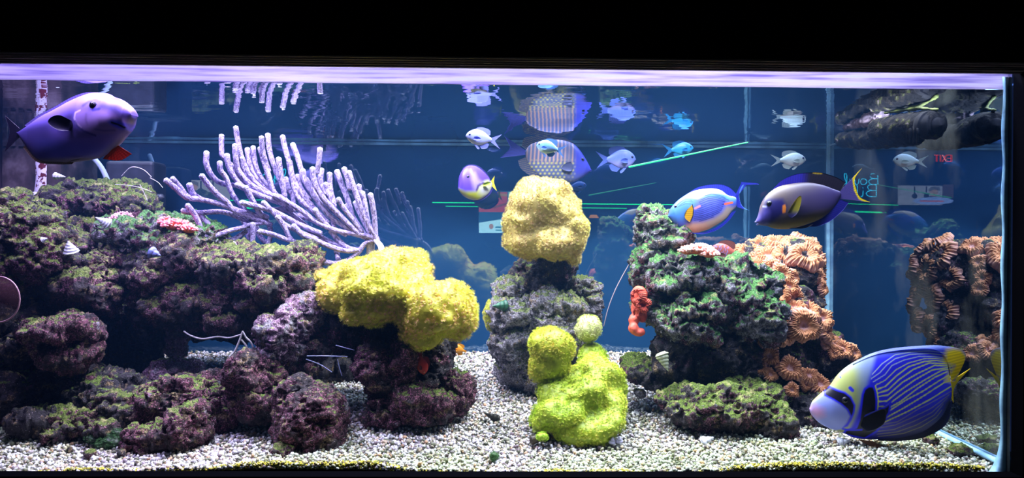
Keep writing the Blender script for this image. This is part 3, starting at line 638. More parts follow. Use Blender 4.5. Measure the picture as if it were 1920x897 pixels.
# ================================================================= SEA FAN
FAN = """425,60 440,150 460,230 500,320 560,390 640,440 700,470
345,105 345,180 350,215 400,270 450,330 490,370
260,200 262,270 300,340 360,375 430,380 470,380 500,430 540,500 580,560 610,600 620,660 600,720 560,765 510,775
235,330 280,390 330,440 380,480 410,520 470,545 540,570 620,600
35,355 90,400 150,450 220,460 290,475 360,495 430,520 500,540 580,560
70,345 110,390 140,430 170,455
165,380 185,430 230,460
155,495 190,540 220,600 235,650 280,675 340,655 400,635 460,620 520,600 600,590
215,535 260,590 310,640 350,680 400,690 440,670 480,640
130,525 180,535 250,535 330,530 400,545 460,570 540,590
465,580 490,620 500,680 500,740 480,790 450,840 410,860 365,865
362,750 380,790 375,850
335,255 340,300 370,340 400,420 450,490 500,540
375,215 385,270 420,340 480,400 560,440 640,470 700,490
420,160 425,230 440,300 500,370 580,420 680,460
490,180 500,250 530,320 590,390 650,440
522,170 530,240 550,310 600,380 650,430
570,115 575,180 590,240 610,300
605,100 615,190 640,280 670,350 690,400 700,460
563,175 580,240 610,330 630,400 660,450 700,470
688,110 705,190 730,270 745,350 760,420 800,480 860,520
745,155 770,220 790,290 800,340
665,235 675,310 690,380 700,440
725,250 740,330 770,400 820,460 880,530 940,590
600,310 620,380 650,440 700,500 760,560 830,620 900,680 980,710 1060,745
705,345 720,400 745,450 750,520
800,300 810,350 850,420 900,490 960,560 1030,610 1100,650
897,180 890,250 880,310
855,290 860,340 880,400 930,470 990,530 1050,590 1110,650
905,295 900,360 930,430
870,350 890,420 940,490 1000,550 1060,600 1130,660
950,320 955,400 975,480
930,375 945,430 980,500
992,305 1015,370 1040,430 1060,490 1080,560
1033,290 1050,340 1062,400
1060,310 1085,390 1110,460 1135,530 1165,590 1200,650 1220,690
1050,495 1080,560 1120,620 1160,680
1095,480 1130,560 1160,620 1190,680
1135,425 1150,500 1160,560 1180,640
1180,435 1195,510 1205,590 1210,670
1000,460 1030,510 1080,570 1130,640
480,395 520,470 560,540 600,560
625,730 700,765 760,790 830,810
765,745 800,790 850,820 900,810 980,820 1050,805 1110,760 1150,710 1200,690
830,735 860,780 885,810
960,640 1000,690 1050,730 1100,745
610,520 700,520 770,550 840,570 930,610 1020,640 1110,660 1190,690
640,440 720,480 800,530 880,590 970,630 1060,650 1140,660 1200,680
500,380 600,430 680,450 740,500
700,490 740,540 800,600 860,650 940,690 1040,740 1110,740
430,380 520,420 620,460 700,480
870,520 900,570 950,620
970,570 980,620 1040,660
410,710 450,760 500,780
300,690 350,720 410,740 520,700
540,620 570,680 610,710
800,470 840,510 900,560
770,330 790,400 840,460
820,350 850,400 880,450
990,750 1000,800
1115,385 1125,440 1145,500
750,610 800,660 870,690 940,720 1040,750 1110,745
660,560 700,620 740,690 830,720
520,600 520,680 510,770
460,230 470,290 500,350
560,640 640,660 720,690 800,710
580,480 640,540 700,600 780,640 880,680
460,480 540,500 620,520 700,560 800,610 900,650"""
FX, FY, FS = 300, 220, 480 / 1435.0
root_px = P(FX + 1215 * FS, FY + 700 * FS, 2.26)
fan = empty('sea_fan', root_px); tag(fan, 'large lavender-white branching sea fan leaning left over the reef', 'coral')
for bi, line in enumerate(FAN.split('\n')):
    pts = [tuple(map(float, q.split(','))) for q in line.split()]
    d0 = .07 * (random.random() - .5); wp = []
    for j, (x, y) in enumerate(pts):
        f = x / 1260.0; s = 1 - j / (len(pts) - 1)
        Y = 2.13 + .13 * f + .22 * math.sin(PI * f) * (.35 + .5 * (1 - y / 897)) * .5 + d0 * (0.25 + .75 * s)
        wp.append(np.array(P(FX + x * FS, FY + y * FS, Y)) - np.array(root_px))
    ns_ = 6 * len(pts); r0 = .0079 * (.92 + .16 * random.random()); V, Fc = tube_arrays(wp, [r0 * 1.06, r0, r0 * .95, r0 * .9], 14, ns_)
    Wd = V + np.array(root_px); nrm = normals_of(V, [Fc]); V = V - nrm * 0 + normals_of(V, [Fc]) * (.0007 * vnoise(Wd * 420))[:, None]
    m = len(V) // 14; s = np.repeat(np.arange(m) / m, 14)
    spk = np.clip(vnoise(Wd * 330) * 1.6 + .15, 0, 1)[:, None]
    cc = lin((180, 164, 222)) * (1 - .85 * spk) + lin((78, 60, 112)) * .85 * spk
    tipm = np.clip(1 - s * m / 5.0, 0, 1)[:, None]; cc = cc * (1 - tipm * .7) + lin((240, 235, 252)) * tipm * .7
    link('branch', mesh_np('branch', V, Fc, cc), M['seafan'], fan)
V, Fc = tube_arrays([np.array(P(FX + a * FS, FY + b * FS, y)) - np.array(root_px) for a, b, y in ((1205, 685, 2.26), (1240, 730, 2.22), (1238, 785, 2.16), (1215, 835, 2.10))], [.007, .009, .008, .008], 14, 24)
link('stem', mesh_np('stem', V, Fc, np.repeat(lin((210, 205, 240))[None], len(V), 0)), M['seafan'], fan)
V, Fc = tube_arrays([np.array(P(FX + a * FS, FY + b * FS, 2.27)) - np.array(root_px) for a, b in ((1180, 690), (1180, 760), (1185, 820))], [.014, .012, .014], 12, 14)
link('holdfast', mesh_np('holdfast', V, Fc, np.repeat(lin((150, 140, 150))[None], len(V), 0)), M['seafan'], fan)
# ================================================================= FISH
def sdist(x, y, poly):
    """signed distance in drawing units to a polygon, positive inside"""
    p = np.asarray(poly, float); d = np.full(x.shape, 1e9); ins = np.zeros(x.shape, bool); n = len(p)
    for i in range(n):
        a, b = p[i], p[(i + 1) % n]; e = b - a
        t = np.clip(((x - a[0]) * e[0] + (y - a[1]) * e[1]) / (e @ e + 1e-9), 0, 1)
        d = np.minimum(d, np.hypot(x - a[0] - t * e[0], y - a[1] - t * e[1]))
        c = (a[1] > y) != (b[1] > y); xi = (b[0] - a[0]) * (y - a[1]) / (b[1] - a[1] + 1e-12) + a[0]
        ins ^= c & (x < xi)
    return np.where(ins, d, -d)
def msk(x, y, poly, soft=1.5): return np.clip(sdist(x, y, poly) / soft * .5 + .5, 0, 1)[:, None]
def ln(x, y, pts, w, soft=1.0):
    """mask of a stroke of half-width w along pts"""
    p = np.asarray(pts, float); d = np.full(x.shape, 1e9)
    for a, b in zip(p[:-1], p[1:]):
        e = b - a; t = np.clip(((x - a[0]) * e[0] + (y - a[1]) * e[1]) / (e @ e + 1e-9), 0, 1)
        d = np.minimum(d, np.hypot(x - a[0] - t * e[0], y - a[1] - t * e[1]))
    return np.clip((w - d) / soft + .5, 0, 1)[:, None]
def mixc(a, m, c): return a * (1 - m) + np.asarray(lin(c)) * m
def flat(c): return lambda x, y: np.repeat(lin(c)[None], len(x), 0)
def sm(v, a, b): t = np.clip((v - a) / (b - a), 0, 1); return (t * t * (3 - 2 * t))[:, None]

class Fish:
    """drawn from its side outline (drawing units, y down), then given a body of real width and placed in the tank"""
    def __init__(s, name, label, nose, tail, Y, yaw=0.0, group=None, dnose=None, dtail=None, roll=0.0):
        s.n = np.array(dnose if dnose is not None else nose, float); s.t = np.array(dtail if dtail is not None else tail, float)
        s.L = np.linalg.norm(s.t - s.n); ax = (s.n - s.t) / s.L; s.ax = ax
        up = np.array([ax[1], -ax[0]]);  up = -up if up[1] > 0 else up
        s.up = up
        wn, wt = P(nose[0], nose[1], Y), P(tail[0], tail[1], Y)
        plen = (wn - wt).length; s.k = plen / s.L                    # world metres per drawing unit across the view
        s.cy = math.cos(math.radians(yaw)); s.kx = s.k / max(.35, s.cy)
        right = wn.x > wt.x
        s.c = s.t + ax * s.L * .5
        d = (wn - wt); pitch = math.atan2(d.z, abs(d.x))
        s.o = empty(name, (wn + wt) / 2)
        s.o.rotation_euler = (math.radians(roll), -pitch, math.radians(yaw) + (0 if right else PI))
        tag(s.o, label, 'fish', group)
    def loc(s, pts):
        q = np.asarray(pts, float) - s.c
        return (q @ s.ax) * s.kx, (q @ s.up) * s.k
    def body(s, top, bot, width, col, name='body', nt=150, nr=72, wpos=None, flatten=1.0):
        """width: list of (fraction along nose->tail, halfwidth in drawing units)"""
        tp = np.asarray([s.n] + list(top) + [s.t]); bp = np.asarray([s.n] + list(bot) + [s.t])
        tc, bc = catmull(tp, 200), catmull(bp, 200)
        ta, tu = (s.n - tc) @ s.ax, (tc - s.c) @ s.up; ba, bu = (s.n - bc) @ s.ax, (bc - s.c) @ s.up
        lo = min(ta.min(), ba.min()); hi = max(s.L, ta.max(), ba.max())
        f = (1 - np.cos(np.linspace(0, PI * .94, nt))) / (1 - math.cos(PI * .94)); a = lo + (s.L - lo) * f
        ot, ob = np.argsort(ta), np.argsort(ba)
        zt = np.interp(a, np.maximum.accumulate(ta[ot]), tu[ot]); zb = np.interp(a, np.maximum.accumulate(ba[ob]), bu[ob])
        kern = np.ones(3) / 3; zt[1:-1] = np.convolve(zt, kern, 'valid'); zb[1:-1] = np.convolve(zb, kern, 'valid')
        w = np.interp((a - lo) / (s.L - lo), [q[0] for q in width], [q[1] for q in width])
        for _ in range(6): w[1:-1] = np.convolve(w, kern, 'valid')
        mid, half = (zt + zb) / 2, np.maximum((zt - zb) / 2, .2); w[0] *= .3
        th = np.linspace(0, 2 * PI, nr, endpoint=False)
        Z = mid[:, None] + half[:, None] * np.sin(th)[None]; Yw = w[:, None] * np.sign(np.cos(th)) * np.abs(np.cos(th)) ** 1.15
        Xl = (s.L / 2 - a)[:, None] + 0 * th
        D = s.c + Xl.reshape(-1, 1) * s.ax + Z.reshape(-1, 1) * s.up      # drawing coordinates for the pattern
        V = np.stack([Xl * s.kx, Yw * s.k * flatten, Z * s.k], -1).reshape(-1, 3)
        Fc = grid_faces(nt, nr, True); cap = np.arange(nr); c0 = len(V)
        V = np.vstack([V, [V[:nr].mean(0)], [V[-nr:].mean(0)]]); D = np.vstack([D, [D[:nr].mean(0)], [D[-nr:].mean(0)]])
        caps = np.vstack([np.stack([cap, np.roll(cap, -1), np.full(nr, c0)], -1)[:, ::-1], np.stack([cap, np.roll(cap, -1), np.full(nr, c0 + 1)], -1) + np.array([(nt - 1) * nr, (nt - 1) * nr, 0])])
        s.wfun = (a, w); s.half = (a, zt, zb)
        cc = col(D[:, 0], D[:, 1])
        me = mesh_np(name, V, [Fc, caps], cc); return link(name, me, M['fish'], s.o)
    def side(s, p, out=1.0):
        """half width of the body skin at drawing point p (towards the viewer)"""
        q = np.asarray(p, float); a = (s.n - q) @ s.ax; u = (q - s.c) @ s.up
        w = np.interp(a, *s.wfun); zt = np.interp(a, s.half[0], s.half[1]); zb = np.interp(a, s.half[0], s.half[2])
        r = np.clip((u - (zt + zb) / 2) / max(.1, (zt - zb) / 2), -.98, .98); return w * (1 - r * r) ** .55
    def sgn(s):
        # local y side that faces the camera
        return -1.0 if abs(s.o.rotation_euler.z) < PI / 2 else 1.0
    def fin(s, name, base, tip, col, yb=0.0, yt=0.0, th=.35, rays=26, nv=14, rip=.10, label=None, par=None, mat='fin'):
        """webbed fin between a base line and an outer edge; yb/yt lift base and edge off the mid plane (towards the viewer)"""
        nu = max(28, rays * 3); b = catmull(base, nu); t = catmull(tip, nu); v = np.linspace(0, 1, nv)
        if name.startswith('pectoral'):
            q = np.sin(PI * np.clip(np.linspace(.03, .97, nu), 0, 1))[:, None] ** .45; t = b + (t - b) * q
        D = b[:, None, :] * (1 - v)[None, :, None] + t[:, None, :] * v[None, :, None]
        xl = ((D - s.c) @ s.ax) * s.kx; zl = ((D - s.c) @ s.up) * s.k
        u = np.linspace(0, 1, nu)[:, None]; thick = th * (1 - .85 * v[None]) + 0 * u + .12 * th * np.abs(np.sin(u * rays * PI)) * (1 - .5 * v[None])
        off = (yb * (1 - v[None]) + yt * v[None] + rip * np.sin(u * rays * 2 * PI) * v[None] * .5 + .4 * rip * np.sin(u * 9) * v[None]) * s.sgn()
        Vs = []
        for sg in (1, -1): Vs.append(np.stack([xl, (off + sg * thick) * s.k, zl], -1).reshape(-1, 3))
        V = np.vstack(Vs); n = nu * nv; f1 = grid_faces(nu, nv); f2 = f1[:, ::-1] + n
        e = np.concatenate([np.arange(nu) * nv + nv - 1, []]).astype(int); f3 = np.stack([e[:-1], e[1:], e[1:] + n, e[:-1] + n], -1)
        f5 = np.stack([np.arange(nv - 1), np.arange(1, nv), np.arange(1, nv) + n, np.arange(nv - 1) + n], -1); f6 = f5[:, ::-1] + (nu - 1) * nv
        dd = D.reshape(-1, 2); cc = col(dd[:, 0], dd[:, 1]); ray_ = (.80 + .2 * np.cos(u * rays * 2 * PI) + 0 * v[None]).reshape(-1, 1); cc = cc * ray_
        o = link(name, mesh_np(name, V, [f1, f2, f3, f5, f6], np.vstack([cc, cc])), M[mat], par or s.o)
        if label: o['label'] = label
        return o
    def eye(s, p, r, iris=(26, 24, 60), pupil=.6):
        y = s.side(p); V0, F0 = ico(3); q = np.asarray(p, float) - s.c; x, z = (q @ s.ax) * s.kx, (q @ s.up) * s.k
        for sg in (1, -1):
            e = link('eye', mesh_np('eye', V0 * np.array([r, r * .45, r]) * s.k, F0, np.repeat(lin(iris)[None], len(V0), 0)), M['fish'], s.o)
            e.location = (x, sg * (y - r * .12) * s.k, z)
            pu = link('pupil', mesh_np('pupil', V0 * np.array([r, r * .5, r]) * s.k * pupil, F0), M['eye'], e); pu.location = (0, sg * r * .22 * s.k, 0)
    def mouth(s, p, r, c1, dx=0):
        """two fleshy lips"""
        V0, F0 = ico(3); arrs = []
        q = np.asarray(p, float) - s.c
        for dz, sc in ((.42, 1.0), (-.42, .85)):
            arrs.append((V0 * np.array([r * .9, r * .75, r * .42]) * sc * s.k + np.array([(q @ s.ax) * s.kx, 0, ((q @ s.up) + dz * r) * s.k]), F0))
        V, Fc = join(arrs); link('lips', mesh_np('lips', V, Fc, np.repeat(lin(c1)[None], len(V), 0)), M['fish'], s.o)
W0 = [(0, .0)]

# ---- the striped angelfish, bottom right
e3 = lambda a: [(1500 + x / 3.02, 600 + y / 3.02) for x, y in a]
ea = lambda a: [(1600 + x / 4.486, 636 + y / 4.486) for x, y in a]
eb = lambda a: [(1515 + x / 5.98, 690 + y / 5.98) for x, y in a]
LINES = """140,290 220,205 330,130 460,105 600,95 760,110
130,325 200,275 260,210 330,160 450,125 600,115 760,132
145,350 240,290 300,215 400,170 520,140 640,140 770,158
160,378 240,335 330,250 430,195 560,158 660,155 780,172
175,410 240,385 330,300 430,225 560,180 660,172 780,186
180,440 260,415 350,330 470,245 600,192 700,196 790,203
180,470 260,455 380,350 500,280 640,212 780,216
180,510 250,505 340,430 480,330 620,250 760,226
180,550 240,550 400,430 560,330 700,250 780,240
220,590 360,510 500,400 640,310 740,262
215,625 400,500 540,425 700,322 750,292
220,660 400,556 560,455 720,350 760,340
225,688 420,592 600,492 780,378
190,708 340,680 500,575 640,502 780,420
180,737 330,705 480,632 620,560 760,452
180,765 320,745 480,672 620,600 745,480
190,790 350,765 500,705 640,622 712,530
200,812 400,780 540,722 660,640 702,580"""
ELN = [ea([tuple(map(float, q.split(','))) for q in l.split()]) for l in LINES.split('\n')]
saddle = eb([(600,215),(650,180),(710,183),(733,240),(745,340),(742,460),(830,400),(900,340),(880,480),(760,700),(640,800),(400,760),(420,690),(520,650),(545,560),(560,400),(575,280)])
mask = eb([(198,290),(215,232),(270,215),(330,240),(410,262),(470,310),(512,400),(505,480),(480,570),(445,650),(385,680),(430,600),(455,530),(420,460),(365,410),(290,365),(200,325)])
snoutp = eb([(30,500),(60,430),(190,325),(290,365),(365,410),(420,460),(455,530),(430,600),(395,690),(300,720),(30,700)])
rearp = ea([(735,85),(790,72),(850,78),(895,130),(895,195),(865,260),(810,320),(780,350),(725,335),(760,262),(795,212),(720,185),(720,120)])
def emp(x, y):
    X, Yy = (x - 1600) * 4.486, (y - 636) * 4.486
    c = np.repeat(lin((140, 158, 205))[None], len(x), 0)
    c = mixc(c, sm(Yy + .3 * X, 130, 300) * sm(-X, -150, 20), (168, 178, 108)); c = mixc(c, sm(X, -20, 110) * .6, (120, 140, 200))
    body = mixc(np.repeat(lin((44, 42, 230))[None], len(x), 0), sm(Yy + .35 * X, 700, 960), (24, 24, 90))
    body = mixc(body, sm(-(Yy + .10 * X), -190, -120) * .8, (110, 130, 205))
    for k, l in enumerate(ELN):
        body = mixc(body, ln(x, y, l, (1.05 if 3 < k < 13 else .7), .8) * (.95 if k < 13 else .75), ((190, 205, 210) if k < 3 else (222, 230, 85) if k < 13 else (160, 150, 90)))
    sb = sm(X + .35 * (Yy - 300), 95, 150); c2 = c * (1 - sb) + body * sb
    c2 = mixc(c2, sm(-(Yy + .12 * X - .00009 * X * X), -118, -75) * .85, (150, 170, 235))
    c2 = mixc(c2, msk(x, y, rearp, 5), (255, 228, 10))
    low = msk(x, y, ea([(150,870),(430,832),(560,790),(650,705),(700,620),(715,520),(745,480),(800,470),(800,600),(700,760),(500,860)]), 7); c2 = mixc(c2, low * .95, (12, 10, 55))
    c2 = mixc(c2, msk(x, y, saddle, 1.6), (36, 34, 245)); c2 = mixc(c2, np.clip((sdist(x, y, saddle) - 3.0) / 1.6, 0, 1)[:, None], (5, 4, 24))
    c2 = mixc(c2, ln(x, y, eb([(722,190),(742,260),(752,350),(745,460)]), 1.0, .8), (215, 225, 70))
    c2 = mixc(c2, msk(x, y, snoutp, 1.5), (138, 150, 232)); c2 = mixc(c2, msk(x, y, eb([(40,470),(110,430),(190,470),(200,540),(130,580),(60,540)]), 7) * .9, (205, 150, 205))
    c2 = mixc(c2, msk(x, y, mask, 1.6), (38, 38, 242)); c2 = mixc(c2, np.clip((sdist(x, y, mask) - 2.6) / 1.4, 0, 1)[:, None], (10, 6, 34))
    c2 = mixc(c2, ln(x, y, eb([(460,218),(480,240)]), 3.2, 1), (50, 50, 215)); c2 = mixc(c2, ln(x, y, eb([(372,108),(374,114)]), 1.2, 1), (80, 90, 210))
    return mixc(c2, ln(x, y, eb([(400,684),(480,690),(590,680)]), 1.7), (36, 36, 245))
f = Fish('angelfish', 'striped blue and yellow angelfish with black eye mask in the lower right corner', eb([(58,480)])[0], e3([(828,392)])[0], 1.85, yaw=-8)
f.body(e3([(88,475),(105,455),(135,425),(180,385),(230,312),(300,252),(400,200),(500,170),(640,153),(740,160),(805,215),(828,340)]),
       e3([(85,548),(125,592),(180,622),(250,645),(330,674),(450,676),(560,664),(680,625),(770,550),(815,470),(828,425)]),
       [(0, 4), (.05, 10), (.15, 17), (.3, 22), (.5, 19), (.75, 11), (.92, 5), (1, 3)], emp, nt=420, nr=300)
f.fin('dorsal_fin', e3([(300,256),(400,206),(500,178),(640,160),(740,166),(800,225),(826,340)]), e3([(310,246),(400,196),(500,166),(640,148),(780,143),(898,182),(850,335)]), emp, nv=70, rays=40, th=2.2, yb=3, yt=0)
f.fin('anal_fin', e3([(450,668),(560,650),(680,605),(770,525),(815,455)]), e3([(440,684),(560,681),(690,655),(800,580),(832,448)]), emp, nv=40, rays=34, th=1.2)
f.fin('tail_fin', e3([(822,340),(828,370),(830,395),(826,425)]), e3([(926,264),(858,345),(838,395),(838,460)]), flat((255, 228, 20)), rays=14, th=1.6)
f.fin('pectoral_fin', ea([(70,620),(60,670),(50,720)]), ea([(320,500),(250,600),(215,700),(120,800)]), lambda x, y: mixc(np.repeat(lin((6, 5, 26))[None], len(x), 0), ln(x, y, ea([(60,640),(150,590),(230,540),(310,500)]), 1.4), (50, 60, 215)), yb=f.side(ea([(62,670)])[0]), yt=24, rays=18, th=.5)
f.fin('pelvic_fin', e3([(330,676),(370,680),(410,682)]), e3([(420,725),(470,736),(506,732)]), flat((165, 115, 85)), yb=6, yt=10, rays=8, th=.6)
f.eye(eb([(408,352)])[0], 6.0, (12, 10, 40), .7); f.mouth(eb([(98,482)])[0], 6.5, (215, 160, 215))

# ---- mimic tang with yellow-edged tail
e4 = lambda a: [(1220 + x / 4.077, 240 + y / 4.077) for x, y in a]
def tang(x, y):
    X, Yy = (x - 1220) * 4.077, (y - 240) * 4.077
    c = np.repeat(lin((62, 50, 86))[None], len(x), 0)
    c = mixc(c, sm(-(Yy + .25 * (X - 1150)), -560, -430) * .75, (88, 76, 78)); c = mixc(c, sm(-X, -1180, -1000) * .6, (98, 82, 72))
    c = mixc(c, sm(Yy + .28 * (X - 1000), 690, 775), (140, 112, 25)); c = mixc(c, sm(X, 1200, 1380) * .6, (54, 42, 98))
    c = mixc(c, msk(x, y, e4([(880,540),(930,545),(1005,545),(1030,600),(1020,650),(960,700),(905,745),(860,742),(870,680),(875,600)]), 4), (28, 18, 90))
    c = mixc(c, msk(x, y, e4([(800,690),(850,660),(880,620),(905,650),(900,700),(890,745),(820,745)]), 7) * .8, (96, 86, 190))
    c = mixc(c, ln(x, y, e4([(1016,605),(1014,640)]), 3), (235, 130, 40))
    return mixc(c, ln(x, y, e4([(870,600),(890,604)]), 1.3), (170, 170, 230))
f = Fish('surgeonfish', 'brown-violet surgeonfish with dark mask and yellow crescent edge on its tail', e4([(818,712)])[0], e4([(1432,515)])[0], 1.86, yaw=-10)
f.body(e4([(838,660),(850,600),(880,535),(930,482),(1000,443),(1100,424),(1200,420),(1300,440),(1380,472),(1425,492)]),
       e4([(850,740),(900,748),(960,768),(1050,772),(1120,758),(1200,735),(1300,690),(1380,615),(1425,545)]),
       [(0, 3), (.06, 9), (.2, 16), (.4, 18), (.65, 12), (.9, 4), (1, 3)], tang)
dk = lambda x, y: mixc(mixc(np.repeat(lin((48, 34, 170))[None], len(x), 0), sm((x - 1220) * 4.077, 1120, 1220), (26, 10, 34)), ln(x, y, e4([(1240,345),(1290,350)]), 2.5), (200, 170, 30))
f.fin('dorsal_fin', e4([(935,482),(1000,447),(1100,430),(1200,426),(1300,446),(1380,478),(1425,498)]), e4([(945,465),(1010,400),(1100,358),(1200,345),(1300,350),(1400,385),(1462,425)]), dk, rays=30, th=.8)
f.fin('anal_fin', e4([(1120,752),(1200,730),(1300,686),(1380,612),(1425,548)]), e4([(1190,755),(1270,752),(1360,712),(1440,640),(1488,575)]), flat((38, 34, 150)), rays=24, th=.8)
f.fin('tail_fin', e4([(1422,492),(1432,515),(1426,545)]), e4([(1578,318),(1528,400),(1540,480),(1570,540),(1638,574)]), lambda x, y: mixc(np.repeat(lin((92, 78, 150))[None], len(x), 0), ln(x, y, e4([(1578,318),(1528,400),(1540,480),(1570,540),(1638,574)]), 4.2, 2), (250, 225, 20)), rays=18, th=.8, nv=26)
f.fin('pectoral_fin', e4([(1040,655),(1050,680),(1068,690)]), e4([(1075,560),(1130,520),(1140,640)]), lambda x, y: mixc(np.repeat(lin((60, 50, 110))[None], len(x), 0), sm(-y, -404, -392), (175, 160, 40)), yb=f.side(e4([(1050,672)])[0]), yt=20, rays=12, th=.4)
f.fin('pelvic_fin', e4([(1060,768),(1090,764),(1110,760)]), e4([(1150,770),(1190,762),(1230,738)]), flat((60, 50, 60)), yb=3, yt=5, rays=8, th=.5)
f.eye(e4([(912,580)])[0], 5.5, (10, 6, 30), .7); f.mouth(e4([(836,722)])[0], 6, (120, 120, 200))

# ---- sohal tang, blue pin stripes
es = lambda a: [(1240 + x / 7.475, 330 + y / 7.475) for x, y in a]
SL = """600,282 700,262 800,278 880,310
540,345 650,295 760,290 870,320 930,345
520,375 640,325 760,310 880,345
530,400 640,355 760,335 870,360
535,430 650,385 780,355 880,370
490,468 540,455 660,410 780,380 870,385
460,500 560,480 680,435 800,400 860,400
455,525 560,505 700,455 830,415 870,402
455,550 560,530 700,480 850,430
450,575 560,560 700,510 840,455
450,600 570,580 700,535 830,480
450,625 570,605 700,560 800,515
520,640 620,612 720,577
235,395 330,330 420,350
255,415 340,360 430,368
225,440 330,395 400,398
215,420 290,350 340,318"""
SLN = [es([tuple(map(float, q.split(','))) for q in l.split()]) for l in SL.split('\n')]
def sohal(x, y):
    X, Yy = (x - 1240) * 7.475, (y - 330) * 7.475
    c = np.repeat(lin((84, 96, 205))[None], len(x), 0)
    c = mixc(c, msk(x, y, es([(100,560),(150,440),(260,320),(420,300),(480,360),(440,450),(330,640),(200,640)]), 5) * .8, (66, 128, 200))
    c = mixc(c, msk(x, y, es([(560,300),(700,245),(880,265),(960,310),(1030,330),(1000,380),(860,330),(700,300)]), 4) * .8, (60, 130, 190))
    c = mixc(c, msk(x, y, es([(340,300),(430,220),(560,170),(700,160),(800,180),(860,235),(885,268),(800,250),(680,245),(590,280),(500,330),(420,310)]), 2.2), (160, 145, 142))
    c = mixc(c, msk(x, y, es([(270,730),(430,655),(560,650),(720,595),(830,525),(900,430),(1040,440),(1020,520),(850,680),(650,790),(430,840),(300,820)]), 4), (178, 158, 146))
    for k, l in enumerate(SLN): c = mixc(c, ln(x, y, l, .55, .7) * (1 if k < 13 else .8), (18, 18, 105))
    c = mixc(c, ln(x, y, es([(880,398),(975,380)]), 2.0, 1.2), (240, 100, 60)); return mixc(c, ln(x, y, es([(462,462),(525,430)]), 1.8, 2) * .8, (235, 140, 115))
f = Fish('surgeonfish', 'pale blue surgeonfish with fine dark blue pinstripes and a forked blue tail', es([(100,560)])[0], es([(1042,345)])[0], 2.08, yaw=-6)
f.body(es([(130,470),(190,390),(280,310),(420,225),(560,188),(720,180),(830,205),(920,270),(1020,300)]), es([(160,640),(250,740),(330,790),(450,800),(620,765),(780,680),(900,590),(980,490),(1035,430)]),
       [(0, 3), (.1, 10), (.3, 15), (.5, 15), (.8, 6), (1, 2.6)], sohal, nt=300, nr=240)
blu = flat((50, 60, 215))
f.fin('dorsal_fin', e4([(300,505),(330,490),(420,477),(520,482),(590,517),(635,552)]), e4([(300,492),(360,455),(450,436),(540,436),(600,460),(645,505)]), blu, rays=26, th=.7)
f.fin('anal_fin', e4([(330,798),(400,796),(480,770),(560,715),(615,645)]), e4([(320,806),(400,812),(500,782),(585,718),(648,632)]), blu, rays=22, th=.7)
tc_ = lambda x, y: mixc(np.repeat(lin((42, 50, 205))[None], len(x), 0), ln(x, y, es([(1130,135),(1090,210),(1078,300),(1108,410),(1160,465),(1215,490)]), 1.0), (110, 170, 250))
f.fin('tail_fin', es([(1026,275),(1042,345),(1048,440)]), es([(1110,92),(1180,128),(1095,210),(1078,300),(1108,410),(1165,465),(1215,488)]), tc_, rays=16, th=.9, nv=24)
f.fin('tail_streamer', es([(1100,92),(1110,112),(1120,135)]), es([(1335,114),(1342,120),(1336,128)]), tc_, rays=4, th=.6)
f.fin('pectoral_fin', es([(424,395),(442,470),(436,560),(402,645)]), es([(410,410),(345,480),(305,590),(330,640)]), lambda x, y: mixc(np.repeat(lin((250, 195, 10))[None], len(x), 0), np.maximum(ln(x, y, es([(424,395),(444,470),(438,560),(402,645)]), 1.5), ln(x, y, es([(424,395),(345,480),(305,590)]), .8)), (12, 14, 50)), yb=f.side(e4([(312,640)])[0]) + 1, yt=16, rays=10, th=.4)
f.fin('pelvic_fin', e4([(310,800),(340,802),(360,802)]), e4([(330,808),(400,812),(440,800)]), flat((30, 45, 190)), yb=5, yt=7, rays=8, th=.5)
f.eye(es([(205,432)])[0], 3.0, (60, 50, 120), .65); f.mouth(es([(118,575)])[0], 3.2, (130, 150, 225))

